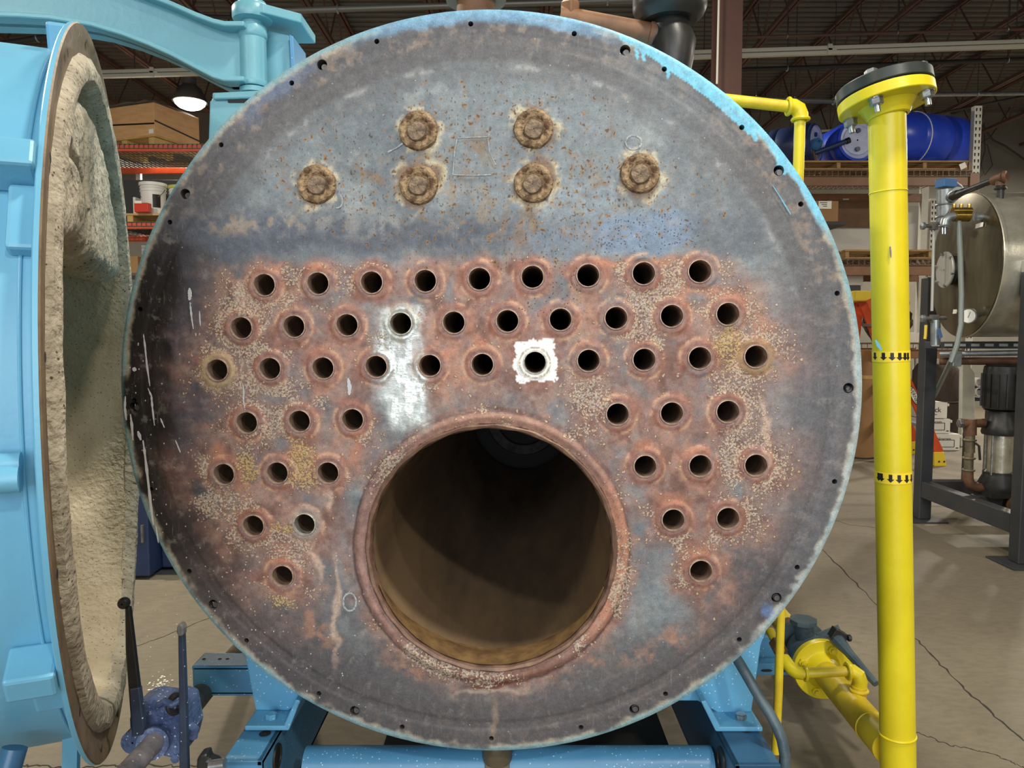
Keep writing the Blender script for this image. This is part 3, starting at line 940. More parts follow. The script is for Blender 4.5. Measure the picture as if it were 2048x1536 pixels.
def sheet_material():
    m = bpy.data.materials.new('weathered_steel_sheet')
    m.use_nodes = True
    nt = m.node_tree
    N, L = nt.nodes, nt.links
    b = N['Principled BSDF']
    tc = N.new('ShaderNodeTexCoord').outputs['Object']
    def attr(nm):
        a = N.new('ShaderNodeAttribute')
        a.attribute_name = nm
        s = N.new('ShaderNodeSeparateColor')
        L.new(a.outputs['Color'], s.inputs[0])
        return a.outputs['Color'], s.outputs[0], s.outputs[1], s.outputs[2], a.outputs['Alpha']
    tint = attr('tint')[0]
    _, crust, yel, pits, splat = attr('flecks')
    _, bare, dots, zone, whit = attr('finish')
    def math_(op, a, c, clamp=False):
        x = N.new('ShaderNodeMath')
        x.operation = op
        x.use_clamp = clamp
        for i, q in enumerate((a, c)):
            if isinstance(q, (int, float)):
                x.inputs[i].default_value = q
            else:
                L.new(q, x.inputs[i])
        return x.outputs[0]
    def vec(scale, warp=0.0, stretch=(1, 1, 1)):
        mp = N.new('ShaderNodeMapping')
        mp.inputs['Scale'].default_value = stretch
        L.new(tc, mp.inputs[0])
        v_ = mp.outputs[0]
        if warp:
            nz = N.new('ShaderNodeTexNoise')
            nz.inputs['Scale'].default_value = scale * .8
            L.new(v_, nz.inputs['Vector'])
            s = N.new('ShaderNodeVectorMath')
            s.operation = 'MULTIPLY_ADD'
            L.new(nz.outputs['Color'], s.inputs[0])
            s.inputs[1].default_value = (warp,) * 3
            L.new(v_, s.inputs[2])
            v_ = s.outputs[0]
        return v_
    def noise(scale, d=5, r=.6, stretch=(1, 1, 1)):
        n = N.new('ShaderNodeTexNoise')
        n.inputs['Scale'].default_value = scale
        n.inputs['Detail'].default_value = d
        n.inputs['Roughness'].default_value = r
        L.new(vec(scale, 0, stretch), n.inputs['Vector'])
        return n.outputs[0]
    def maprange(v_, a, c, lo=0., hi=1.):
        x = N.new('ShaderNodeMapRange')
        x.inputs[1].default_value, x.inputs[2].default_value = a, c
        x.inputs[3].default_value, x.inputs[4].default_value = lo, hi
        L.new(v_, x.inputs[0])
        return x.outputs[0]
    def flecks(scale, size, share, warp=0.0, stretch=(1, 1, 1), soft=.6):
        v_ = vec(scale, warp, stretch)
        vo = N.new('ShaderNodeTexVoronoi')
        vo.inputs['Scale'].default_value = scale
        L.new(v_, vo.inputs['Vector'])
        s = N.new('ShaderNodeSeparateColor')
        L.new(vo.outputs['Color'], s.inputs[0])
        dist = maprange(vo.outputs['Distance'], size, size * soft)
        # each cell's own threshold
        return dist, s.outputs[0], s.outputs[1]
    def mix(f, a, c):
        x = N.new('ShaderNodeMix')
        x.data_type = 'RGBA'
        L.new(f, x.inputs[0]) if not isinstance(f, float) else setattr(x.inputs[0], 'default_value', f)
        L.new(a, x.inputs[6])
        if isinstance(c, tuple):
            x.inputs[7].default_value = lin(c) + (1,)
        else:
            L.new(c, x.inputs[7])
        return x.outputs[2]
    # fine tonal grain
    g = maprange(noise(55, 8, .75), .3, .7, .70, 1.30)
    g2 = maprange(noise(330, 3, .8), .25, .75, .74, 1.26)
    g = math_('MULTIPLY', g, g2)
    hs = N.new('ShaderNodeVectorMath')
    hs.operation = 'SCALE'
    L.new(tint, hs.inputs[0])
    L.new(g, hs.inputs['Scale'])
    col = hs.outputs[0]
    # worn blotches
    bl = math_('MULTIPLY', maprange(noise(28, 6, .7), .56, .66), .35)
    col = mix(bl, col, (150, 146, 142))
    scr = math_('MULTIPLY', maprange(noise(60, 4, .6, (5, .35, 1)), .62, .72), .3)
    col = mix(scr, col, (168, 166, 162))
    dk = math_('MULTIPLY', maprange(noise(90, 5, .7), .60, .70), .4)
    col = mix(dk, col, (62, 54, 52))
    # granular crust: grows where the mask is strong
    cn = noise(175, 3, .55)
    ct = math_('SUBTRACT', .80, math_('MULTIPLY', crust, .34))
    gr = maprange(math_('SUBTRACT', cn, ct), -.015, .03)
    gd = math_('SUBTRACT', maprange(math_('SUBTRACT', cn, ct), -.07, -.03), gr, True)
    col = mix(math_('MULTIPLY', gd, .5), col, (78, 54, 46))
    gcol = mix(yel, mix(maprange(noise(40, 3), .4, .6), hs.outputs[0], (200, 184, 160)), (204, 172, 100))
    gcol = mix(.6, gcol, (200, 192, 178))
    gcol = mix(math_('MULTIPLY', yel, .8), gcol, (198, 168, 104))
    col = mix(math_('MULTIPLY', gr, .78), col, gcol)
    # cream crust flecks in the rust field, worm-like
    d, r1, r2 = flecks(125, .42, .5, .012, (1, 1, 1))
    on = math_('GREATER_THAN', math_('MULTIPLY', crust, 1.25), math_('ADD', r1, .22))
    f1 = math_('MULTIPLY', d, on)
    cr = mix(yel, mix(r2, tint, (206, 186, 162)), (198, 164, 92))
    crc = mix(.75, cr, (206, 180, 148))
    crc = mix(yel, crc, (192, 164, 104))
    col = mix(math_('MULTIPLY', f1, .85), col, crc)
    # dark rims of those flecks
    d2, q1, q2 = flecks(125, .58, .5, .012)
    on2 = math_('GREATER_THAN', math_('MULTIPLY', crust, 1.25), math_('ADD', q1, .22))
    edge = math_('MULTIPLY', math_('SUBTRACT', d2, d, True), on2)
    col = mix(math_('MULTIPLY', edge, .55), col, (72, 48, 40))
    # brown pits on the upper plate
    d, r1, r2 = flecks(75, .46, .5, .03)
    on = math_('GREATER_THAN', math_('MULTIPLY', pits, .62), r1)
    col = mix(math_('MULTIPLY', math_('MULTIPLY', d, on), .85), col, mix(r2, tint, (150, 112, 62)))
    d3, r1, r2 = flecks(75, .26, .5, .03)
    on = math_('GREATER_THAN', math_('MULTIPLY', pits, .62), r1)
    col = mix(math_('MULTIPLY', math_('MULTIPLY', d3, on), .8), col, (66, 52, 40))
    d, r1, r2 = flecks(170, .34, .5, .004, (1, .6, 1))
    on = math_('GREATER_THAN', math_('MULTIPLY', pits, .5), r1)
    col = mix(math_('MULTIPLY', math_('MULTIPLY', d, on), .7), col, (88, 66, 46))
    # black dots on the blued patches
    d, r1, r2 = flecks(150, .30, .5, .004)
    on = math_('GREATER_THAN', math_('MULTIPLY', dots, .6), r1)
    col = mix(math_('MULTIPLY', math_('MULTIPLY', d, on), .85), col, (52, 46, 46))
    # white spatter low on the left
    d, r1, r2 = flecks(95, .17, .5, 0, (1, .8, 1))
    on = math_('GREATER_THAN', math_('MULTIPLY', splat, .42), r1)
    sp = math_('MULTIPLY', d, on)
    col = mix(math_('MULTIPLY', sp, .85), col, (206, 204, 202))
    # a few bright pinpricks everywhere
    d, r1, r2 = flecks(55, .09, .5)
    on = math_('GREATER_THAN', .22, r1)
    col = mix(math_('MULTIPLY', math_('MULTIPLY', d, on), .6), col, (206, 202, 196))
    L.new(col, b.inputs['Base Color'])
    ro = math_('SUBTRACT', maprange(noise(20, 5), .3, .7, .44, .66), math_('MULTIPLY', bare, .20), True)
    ro = math_('ADD', ro, math_('MULTIPLY', zone, .1), True)
    L.new(ro, b.inputs['Roughness'])
    me_ = math_('ADD', math_('MULTIPLY', bare, .45), .12)
    L.new(me_, b.inputs['Metallic'])
    bp = N.new('ShaderNodeBump')
    bp.inputs['Strength'].default_value = .35
    bp.inputs['Distance'].default_value = .003
    hsum = math_('ADD', math_('MULTIPLY', noise(110, 5, .7), .5), math_('MULTIPLY', f1, .7))
    hsum = math_('ADD', hsum, math_('MULTIPLY', math_('MULTIPLY', noise(24, 3, .6, (1, 2.2, 1)), bare), 2.2))
    L.new(hsum, bp.inputs['Height'])
    L.new(bp.outputs[0], b.inputs['Normal'])
    return m

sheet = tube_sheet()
mat('tube_lip', (186, 164, 148), .42, .3, col2=(140, 108, 96), scale=60, bump=.2, bscale=80)
mat('tube_lip_bright', (206, 204, 194), .4, .4, col2=(150, 146, 138), scale=60, bump=.3, bscale=90)
mat('tube_bore', (146, 118, 92), .6, .15, col2=(92, 72, 56), scale=14, bump=.25, bscale=40)
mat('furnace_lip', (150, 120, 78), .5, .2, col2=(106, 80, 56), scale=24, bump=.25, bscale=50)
mat('mouth_rust', (140, 110, 92), .5, .2, col2=(104, 80, 68), scale=30, bump=.2, bscale=60)
mat('furnace_wall', (140, 116, 88), .6, .15, col2=(98, 82, 66), scale=6, aniso=(1, .25, 1), bump=.15, bscale=20)
mat('soot_black', (58, 57, 55), .8)
mat('stay_rust', (172, 146, 112), .8, .05, col2=(108, 82, 60), scale=48, detail=9, contrast=(.42, .58), bump=1.0, bscale=90)
mat('stay_stud', (150, 130, 106), .7, .15, col2=(104, 86, 74), scale=80, bump=.7, bscale=80)
mat('weld_white', (226, 224, 210), .55, col2=(150, 146, 138), scale=50, bump=.6, bscale=70)

# every fire tube is a part of its own, all sharing one mesh (two finishes)
DEPTH = 2.42
def tube_mesh(lip):
    b_ = MB()
    o_ = B(0, 0, 0)
    prof = [(TR + .0036, .004), (TR + .0036, -.0035), (TR + .0024, -.0058), (TR + .0008, -.006), (TR, -.004), (TR, .012), (TR - .0006, .02), (TR - .0006, .05), (TR, .055), (TR, DEPTH)]
    b_.lathe(prof, o_, NN, 28, mats=[0, 0, 0, 0, 0, 0, 1, 1, 1])
    return b_
first = {}
for k, (u, v) in enumerate(TUV):
    kind = 'tube_lip_bright' if k in (12, 25, 43) else 'tube_lip'
    if kind not in first:
        b_ = tube_mesh(kind)
        o = b_.build('fire_tube', [kind, 'tube_bore'], boiler)
        first[kind] = (o, o.location + boiler.location - B(0, 0, 0))
        o.location = B(u, v, 0) + first[kind][1] - boiler.location
    else:
        copy_part(first[kind][0], boiler, B(u, v, 0) + first[kind][1])

# furnace tube: bright bevelled mouth, dark bore, far end with a round ring
fo = B(FC[0], FC[1], 0)
def fwob(j, t, r, h):
    return r + .0012 * math.sin(3 * t + j) * (1 if j > 1 else 0), h
MB().lathe([(FR + .006, .012), (FR + .0055, -.003), (FR + .002, -.006), (FR - .0035, -.003), (FR - .006, .004), (FR - .007, .014), (FR - .0075, .022)], fo, NN, 120,
           wob=lambda j, t, r, h: (r + .0012 * math.sin(23 * t + j), h)).build('furnace_mouth', 'mouth_rust', boiler)
MB().lathe([(FR - .0075, .022), (FR - .007, .25), (FR - .008, .5), (FR - .006, .8), (FR - .009, 1.2), (FR - .007, 1.7), (FR - .007, DEPTH + .02)], fo, NN, 96, wob=fwob).build('furnace_tube', 'furnace_wall', boiler)
re = B(FC[0] + .004, FC[1] + .01, DEPTH + .10)
MB().cyl(B(0, 0, DEPTH + .12), B(0, 0, DEPTH + .16), RB - .02, seg=64).build('rear_plate', 'soot_black', boiler)
MB().lathe([(.150, 0), (.150, -.05), (.17, -.06), (.20, -.05), (.212, 0)], re, NN, 48).build('rear_port_ring', 'steel_grey', boiler)
# tan band along the bottom of the furnace mouth
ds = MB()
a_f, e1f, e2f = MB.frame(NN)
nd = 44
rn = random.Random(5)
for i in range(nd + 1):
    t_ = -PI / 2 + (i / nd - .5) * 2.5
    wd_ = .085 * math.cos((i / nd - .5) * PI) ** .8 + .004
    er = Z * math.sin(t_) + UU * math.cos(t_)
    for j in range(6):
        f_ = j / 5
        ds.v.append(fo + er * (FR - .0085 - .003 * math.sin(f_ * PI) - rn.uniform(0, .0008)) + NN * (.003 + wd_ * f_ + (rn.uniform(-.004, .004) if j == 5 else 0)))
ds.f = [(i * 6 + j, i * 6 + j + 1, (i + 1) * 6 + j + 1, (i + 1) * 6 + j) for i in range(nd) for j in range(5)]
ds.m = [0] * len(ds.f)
ds.build('furnace_mouth_band', 'furnace_lip', boiler, 60)
# shell behind the tube sheet
MB().lathe([(RB - .004, .05), (RB - .012, .06), (RB - .012, DEPTH + .2), (.02, DEPTH + .2)], BC, NN, 120).build('shell', 'blue_paint', boiler)

# stays: rusty weld collar with a round stud end
def stay(u, v, seed):
    rn = random.Random(seed)
    ph = [rn.uniform(0, 6) for _ in range(6)]
    def wb(j, t, r, h):
        k = 1 + .015 * math.sin(3 * t + ph[0]) * (j < 4) + .014 * math.sin(7 * t + ph[1] + j) * (j < 5) + .016 * math.sin(17 * t + ph[2] + 2 * j) + .014 * math.sin(29 * t + ph[5] + 3 * j)
        return r * k, h + (.0012 * math.sin(13 * t + ph[3] + j) if 1 < j < 6 else 0)
    c = B(u, v, 0)
    w_ = MB().lathe([(.043, .004), (.042, -.004), (.040, -.010), (.035, -.0125), (.029, -.011), (.024, -.008), (.0215, -.006), (.002, -.006)], c, NN, 60, wob=wb).build('stay_collar', 'stay_rust', boiler)
    MB().lathe([(.0215, -.004), (.0205, -.013), (.0185, -.0165), (.012, -.0175), (.006, -.0168), (.001, -.0165)], B(u + rn.uniform(-.003, .003), v - .004, 0), NN, 28,
               wob=lambda j, t, r, h: (r * (1 + .03 * math.sin(4 * t + ph[4])), h + .0012 * math.sin(5 * t + ph[5]) * r / .02)).build('stay_stud', 'stay_stud', w_)
for k, t in enumerate(STAYS):
    stay(*S(*t), 40 + k)

# studs standing inside the ten larger rim holes
b_ = MB().cyl(B(0, 0, .006), B(0, 0, .05), .0062, seg=14)
b_.torus(B(0, 0, .012), NN, .0064, .0014, 14, 6).torus(B(0, 0, .02), NN, .0064, .0014, 14, 6)
s0 = b_.build('rim_stud', 'steel_grey', boiler)
off = s0.location + boiler.location - B(0, 0, 0)
for k, a in enumerate(BIG_ANG):
    p = B((RB - .030) * math.cos(math.radians(a)) + .003, (RB - .030) * math.sin(math.radians(a)) - .003, 0) + off
    if k == 0:
        s0.location = p - boiler.location
    else:
        copy_part(s0, boiler, p)

# white chalk and paint marks on the sheet
def mark(pix, w_, m_='chalk', name='chalk_mark', close=False, lift=.0035):
    rn = random.Random(len(pix) * 7 + int(pix[0][0]))
    pts = []
    pl = list(pix) + ([pix[0]] if close else [])
    for a, c in zip(pl[:-1], pl[1:]):
        for i in range(5):
            t = i / 5
            pts.append(B(*S(a[0] + (c[0] - a[0]) * t, a[1] + (c[1] - a[1]) * t), -lift + .0012))
    pts.append(B(*S(*pl[-1]), -lift + .0012))
    ws = [PX(w_, 1.63) * rn.uniform(.6, 1.2) * (1 if close or m_ == 'chalk' else max(.15, math.sin(PI * (i + .4) / len(pts)) ** .5)) for i in range(len(pts))]
    return MB().ribbon(pts, ws, -NN, .0005).build(name, m_, boiler, 0)
def circ(x, y, rx, ry, n=14, a0=0, a1=2 * PI):
    return [(x + rx * math.cos(a0 + (a1 - a0) * i / n), y + ry * math.sin(a0 + (a1 - a0) * i / n)) for i in range(n + 1)]
mark([(915, 276), (910, 300), (906, 350)], 1.9)
mark([(912, 277), (945, 275), (976, 274), (979, 268)], 1.9)
mark([(976, 276), (980, 305), (992, 330)], 1.9)
mark([(906, 350), (945, 351), (983, 350)], 1.9)
mark(circ(1267, 285, 16, 14), 3.6)
mark(circ(700, 1203, 13, 18), 4)
mark(circ(676, 402, 10, 14, 8, -1.2, 1.8), 3)
mark([(776, 305), (796, 295), (806, 287)], 3)
for pts_, w_ in [([(380, 576), (381, 590), (380, 601)], 8), ([(381, 604), (383, 622), (385, 640), (388, 658)], 4), ([(400, 622), (401, 640), (402, 652)], 3),
                 ([(288, 668), (291, 690), (295, 730), (301, 772)], 4), ([(297, 776), (304, 792), (306, 815), (310, 850)], 4), ([(287, 880), (290, 900), (296, 950), (304, 1020), (308, 1050)], 6),
                 ([(252, 792), (251, 815), (254, 840)], 5), ([(262, 828), (265, 850), (267, 880)], 5), ([(277, 862), (283, 880)], 6), ([(268, 735), (272, 742)], 8), ([(313, 1052), (318, 1085)], 3), ([(322, 836), (330, 855)], 3), ([(352, 880), (362, 905)], 3)]:
    mark(pts_, w_, 'white_drip', 'paint_drip')
mark([(486, 766), (489, 782), (488, 800), (491, 820)], 3, 'white_drip', 'paint_drip')
mark([(697, 756), (700, 775), (699, 790)], 8, 'white_drip', 'paint_drip')
mark([(1545, 372), (1560, 395), (1572, 415), (1581, 430)], 3, 'drip_blue', 'paint_drip')

# nozzle stub on top, drain at the foot, hinge bracket
q0 = B(-.028, RB - .015, .16)
MB().lathe([(.075, 0), (.075, .012), (.062, .025), (.048, .035), (.045, .1), (.07, .1), (.07, .12), (.01, .12)], q0, Z, 28).build('top_nozzle', 'rust_pipe_tan', boiler)
q0 = B(.024, -RB + .02, .09)
MB().cyl(q0, q0 - Z * .045, .022).lathe([(.01, 0), (.033, 0), (.036, .008), (.036, .05), (.033, .058), (.01, .058)], q0 - Z * .095, Z, 24).build('drain_coupling', 'old_pipe', boiler)

# saddle feet
def saddle(sgn):
    if sgn < 0:
        plate = [(470, 1230), (491, 1316), (511, 1421), (577, 1421), (612, 1396), (690, 1400), (690, 1230)]
        foot = (489, 577, 1452)
        lean = [(577, 1452), (612, 1396)]
        bolt = (543, 1437)
    else:
        plate = [(1545, 1230), (1522, 1290), (1503, 1424), (1436, 1426), (1396, 1402), (1300, 1402), (1300, 1230)]
        foot = (1526, 1432, 1454)
        lean = [(1432, 1454), (1392, 1404)]
        bolt = (1482, 1437)
    d = 1.80
    pts = [P(x, y, d) for x, y in plate]
    zf = P(plate[2][0], plate[2][1], d).z
    a, b_ = PZ(foot[0], foot[2], zf), PZ(foot[1], foot[2], zf)
    sd = MB().prism(pts, Y * .014).build('saddle_plate', 'saddle_paint', boiler, 0, .003)
    ft = MB()
    ft.box(((a.x + b_.x) / 2, (a.y + d + .1) / 2, zf - .006), (abs(a.x - b_.x), d + .1 - a.y, .012))
    top = P(lean[1][0], lean[1][1], d)
    p0_, p1_ = Vector((b_.x, a.y, zf - .012)), Vector((b_.x, d + .1, zf - .012))
    dx = top.x - P(lean[0][0], lean[0][1], d - .05).x
    ft.prism([p0_, p0_ + Vector((dx, 0, .075)), p0_ + Vector((dx - .012 * sgn * -1, 0, .078)), p0_ + Vector((.012 * sgn, 0, .012))], Y * (d + .1 - a.y))
    ft.build('saddle_foot', 'saddle_paint', boiler, 0, .003)
    c = PZ(bolt[0], bolt[1], zf)
    MB().hexa(Vector((c.x, c.y, zf)), Z, .014, .013).build('anchor_bolt', 'zinc' if sgn > 0 else 'saddle_paint', boiler, 0)
    return zf, a, b_
zl, la, lb = saddle(-1)
zr, ra, rb = saddle(1)
# ================================================================== skid under the boiler
zt = min(zl, zr) - .013
skid = thing('skid_frame', 'blue steel skid frame with round cross pipe under the boiler', 'frame', (BC.x, 1.7, 0))
for sgn, (x0, x1, y0) in ((-1, (445, 524, 1522)), (1, (1470, 1562, 1530))):
    a, b_ = PZ(x0, y0, zt), PZ(x1, y0, zt)
    yf = 1.60 if sgn < 0 else a.y
    yf = a.y
    h_ = .20
    bx = MB()
    t_ = .012
    xm, wd = (a.x + b_.x) / 2, abs(b_.x - a.x)
    Lh = 4.0 - yf
    bx.box((xm, yf + Lh / 2, zt - t_ / 2), (wd, Lh, t_))
    bx.box((xm, yf + Lh / 2, zt - h_ + t_ / 2), (wd, Lh, t_))
    xi = (b_.x if sgn < 0 else a.x) - t_ / 2 * (1 if sgn < 0 else -1)
    bx.box((xi, yf + Lh / 2, zt - h_ / 2), (t_, Lh, h_))
    bx.box((xm, yf + .006, zt - h_ / 2), (wd, .012, h_))
    bx.build('side_beam', 'skid_paint' if sgn < 0 else 'frame_dark_blue', skid, 0, .002)
    for yl in (yf + .2, 3.7):
        MB().box((xm, yl, (zt - h_) / 2 + .006), (wd * .8, .1, zt - h_ - .012)).box((xm, yl, .006), (wd * 1.5, .16, .012)).build('leg', 'frame_dark_blue', skid, 0, .002)
    # round lightening hole rim on the web
    MB().torus((xi - sgn * .007, yf + .10, zt - .05), X, .028, .004, 24, 6).cyl((xi - sgn * .0065, yf + .10, zt - .05), (xi - sgn * .0075, yf + .10, zt - .05), .026).build('web_hole', ['black_iron'], skid)
    # slot under the foot
    MB().lathe([(.001, 0), (.014, 0)], ((PZ(530, 1468, zt) if sgn < 0 else PZ(1490, 1460, zt)) + Z * .0015), Z, 16).build('slot', 'slot_dark', skid)
lx = PZ(600, 1530, zt - .05).x
pa, pb = P(612, 1528, 1.745), P(1422, 1533, 1.745)
dq = B(.024, 0, .09)
MB().cyl(pa, Vector((dq.x - .03, pa.y, pa.z)), .042, seg=32).cyl(Vector((dq.x + .03, pa.y, pa.z)), Vector((pb.x, pa.y, pa.z)), .042, seg=32).build('cross_pipe', 'skid_paint', skid)
MB().cyl(Vector((dq.x - .045, pa.y, pa.z)), Vector((dq.x + .045, pa.y, pa.z)), .036, seg=24).build('pipe_tee', 'old_pipe', skid)
# cross member far behind, seen under the shell
MB().bar((-.5, 3.2, zt - .1), (.55, 3.2, zt - .1), .06, .14).build('rear_cross_member', 'frame_dark_blue', skid, 0, .004)
# dark drip plate lying between the beams
MB().prism([(-.36, 1.95, zt - .20), (.44, 1.95, zt - .20), (.44, 3.9, zt - .20), (-.36, 3.9, zt - .20)], Z * .01).build('bottom_plate', 'dark_steel', skid, 0)

# stub arm sticking out to the left of the left saddle
t = thing('bracket_channel', 'blue stub channel spattered white, left of the boiler foot', 'bracket', P(440, 1392, 1.9))
a, b_ = P(385, 1392, 1.86), P(505, 1392, 1.86)
hgt = P(385, 1332, 1.86).z - a.z
MB().box(((a.x + b_.x) / 2 + .03, 1.866, a.z + hgt / 2), (b_.x - a.x + .06, .012, hgt)).build('web', 'skid_paint', t, 0, .006)
MB().box(((a.x + b_.x) / 2 + .03, 1.90, a.z + hgt - .006), (b_.x - a.x + .06, .08, .012)).build('flange', 'skid_paint', t, 0, .003)
MB().box(((a.x + b_.x) / 2 + .03, 1.90, a.z + .006), (b_.x - a.x + .06, .08, .012)).build('flange', 'skid_paint', t, 0, .003)
for x in (408, 440, 455):
    c = P(x, 1325, 1.9)
    MB().lathe([(.0005, 0), (.005, 0)], (c.x, 1.9, a.z + hgt + .0008), Z, 12).build('bolt_hole', 'slot_dark', t)

# slotted channel right of the right saddle
t = thing('slotted_channel', 'blue slotted strut channel joining the right boiler foot to the valve', 'bracket', P(1560, 1350, 2.62))
a, b_ = P(1490, 1351, 2.62), P(1625, 1351, 2.62)
hgt = P(1540, 1329, 2.62).z - a.z
MB().box(((a.x + b_.x) / 2, 2.626, a.z + hgt / 2), (b_.x - a.x, .008, hgt)).build('web', 'skid_paint', t, 0, .002)
MB().box(((a.x + b_.x) / 2, 2.645, a.z + hgt), (b_.x - a.x, .045, .006)).build('flange', 'skid_paint', t, 0, .002)
for x in (1533, 1566, 1592):
    c = P(x, 1341, 2.6205)
    w_ = .017
    MB().prism([c + Vector((w_ * math.cos(k) * (1) + (.004 if math.cos(k) > 0 else -.004), -.001, .005 * math.sin(k))) for k in [i * PI / 6 for i in range(12)]], Y * .0005).build('slot', 'slot_dark', t, 0)
t2 = MB().box(P(1535, 1295, 2.7), (.12, .02, .09)).build('mounting_plate', 'skid_paint', None, 0, .003)
tag(t2, 'small blue mounting plate behind the right boiler foot', 'bracket')

# bent tube
o = MB().path([P(1470, 1312, 1.74), P(1480, 1328, 1.72), P(1500, 1362, 1.70), P(1520, 1397, 1.68), P(1540, 1428, 1.66), P(1553, 1452, 1.65), P(1564, 1480, 1.64), P(1570, 1510, 1.635), P(1569, 1536, 1.63), P(1566, 1580, 1.63), P(1560, 1680, 1.63)], .0125, 16).build('bent_tube', 'valve_grey')
tag(o, 'grey-blue bent tube curving down past the right boiler foot', 'pipe')

# ================================================================== open door on the left
DC = Vector((-.986, 1.798, 1.256))
dd = Vector((-math.cos(math.radians(67)), math.sin(math.radians(67)), 0))   # along the door face, away from the viewer
DN = Vector((math.sin(math.radians(67)), math.cos(math.radians(67)), 0))    # face normal
def D(s, v, a):
    return DC + dd * s + Z * v + DN * a
door = thing('boiler_door', 'open round blue boiler door lined with beige refractory', 'door', (DC.x, DC.y, .43))
mat('flange_brown', (136, 116, 90), .6, .1, col2=(92, 76, 58), scale=9, aniso=(1, 1, 1), contrast=(.3, .7), bump=.2, bscale=50)
mat('refractory', (196, 184, 160), .9, col2=(178, 164, 138), scale=9, bump=.9, bscale=70, specks=((92, 80, 62), 110, .2))
mat('refractory_grey', (190, 181, 162), .92, col2=(154, 145, 128), scale=14, bump=1.0, bscale=55, specks=((86, 78, 66), 90, .25))
RD = .822
def rough(amp, seed):
    rn = random.Random(seed)
    ph = [rn.uniform(0, 6.28) for _ in range(12)]
    def f(j, t, r, h):
        k = sum(math.sin((5 + 7 * i) * t + ph[i] + j * (i + 1)) / (1 + .4 * i) for i in range(9)) * amp / 3
        return r + k, h + k * .7
    return f
# steel body
MB().lathe([(.765, -.012), (.765, -.40), (.74, -.43), (.02, -.45)], DC, DN, 96).build('door_shell', 'blue_paint', door)
MB().lathe([(.765, -.012), (RD - .002, -.012), (RD, -.010), (RD, -.003)], DC, DN, 128).build('flange_back', 'blue_paint', door)
MB().lathe([(RD, -.003), (RD - .002, 0), (.80, .0), (.79, -.004), (.762, -.004), (.76, -.011)], DC, DN, 128).build('flange_face', 'flange_brown', door)
# refractory: rough lip, hollow, raised block in the upper part with a shelf edge
MB().lathe([(.764, -.006), (.758, .006), (.745, .012), (.728, .014), (.712, .010), (.704, -.002), (.700, -.02)], DC, DN, 260, wob=rough(.0045, 3)).build('lining_lip', 'refractory_grey', door)
MB().lathe([(.700, -.016), (.695, -.06), (.69, -.14), (.67, -.22), (.62, -.26), (.4, -.28), (.02, -.285)], DC, DN, 160, wob=rough(.004, 5)).build('lining', 'refractory', door)
def upper_block():
    # thick refractory pad filling the upper part, almost flush, ragged shelf edge underneath
    r, n, k = .70, 120, 90
    b_ = MB()
    def nz(a, c, s_, sd):
        return vnoise(a + 5.0, c + 5.0, s_, sd, 4) - .5
    f_, g_ = np.meshgrid(np.linspace(0, 1, k + 1), np.linspace(-1, 1, n + 1), indexing='ij')
    vb = .31 + .06 * nz(g_, g_ * 0, 4, 77) + .03 * nz(g_, g_ * 0 + 1, 16, 79)
    vv_ = vb + (r - .004 - vb) * f_
    ss = g_ * np.sqrt(np.maximum(r * r - vv_ * vv_, 1e-6))
    edge = r - np.hypot(ss, vv_)
    a_ = -.010 - .045 * np.exp(-(edge / .03) ** 2) + .018 * nz(ss, vv_, 7, 83) + .008 * nz(ss, vv_, 34, 87)
    a_ -= .030 * np.exp(-((ss + .13 + .03 * np.sin(5 * vv_)) / .014) ** 2)
    a_ -= .02 * np.exp(-((np.hypot(ss + .34, vv_ - .20) - .30) / .014) ** 2) * (ss < -.13)
    a_ -= .06 * np.exp(-((vv_ - vb) / .012))
    for s_, v_, q_ in zip(ss.ravel(), vv_.ravel(), a_.ravel()):
        b_.v.append(D(float(s_), float(v_), float(q_)))
    for j in range(k):
        for i in range(n):
            b_.f.append((j * (n + 1) + i, j * (n + 1) + i + 1, (j + 1) * (n + 1) + i + 1, (j + 1) * (n + 1) + i))
            b_.m.append(0)
    base = len(b_.v)
    for i in range(n + 1):
        p_ = b_.v[i]
        b_.v.append(p_ - DN * .22 + Z * .05)
    for i in range(n):
        b_.f.append((i, base + i, base + i + 1, i + 1))
        b_.m.append(0)
    b_.build('upper_pad', 'refractory_grey', door, 40)
upper_block()
# bolt slots in the flange face
sl = [(t, ) for t in range(0, 360, 24)]
for (t,) in sl:
    a = math.radians(t + 8)
    c = D(-(RD - .03) * math.cos(a), (RD - .03) * math.sin(a), .0008)
    MB().lathe([(.0005, 0), (.0085, 0)], c, DN, 14).build('bolt_slot', 'slot_dark', door)
# lugs on the outside of the door, behind the flange
def lug(ang_deg, rad, w_, length, tall, name='clamp_lug'):
    a = math.radians(ang_deg)
    rd = -dd * math.cos(a) + Z * math.sin(a)
    tg = dd * math.sin(a) + Z * math.cos(a)
    R = Matrix((rd, tg, DN)).transposed()
    c = DC + rd * rad - DN * (.012 + length / 2)
    return MB().box(c, (tall, w_, length), R).build(name, 'blue_paint', door, 0, .006)
lug(72, .785, .07, .045, .06)
lug(30, .80, .05, .07, .07)
lug(24, .775, .11, .04, .03)
lug(-29, .80, .05, .07, .07)
lug(-35, .775, .10, .05, .03)
a = math.radians(-4.5)
rd = -dd * math.cos(a) + Z * math.sin(a)
MB().cyl(DC + rd * .80 - DN * .034, DC + rd * .80 - DN * .11, .02, seg=20).build('stub_pin', 'blue_paint', door)
MB().cyl(DC + rd * .79 + Z * .02 - DN * .034, DC + rd * .79 + Z * .02 - DN * .095, .016, seg=16).build('stub_pin', 'blue_paint', door)
MB().torus(DC - DN * .036, DN, .766, .003, 96, 8).build('weld_seam', 'blue_paint', door)
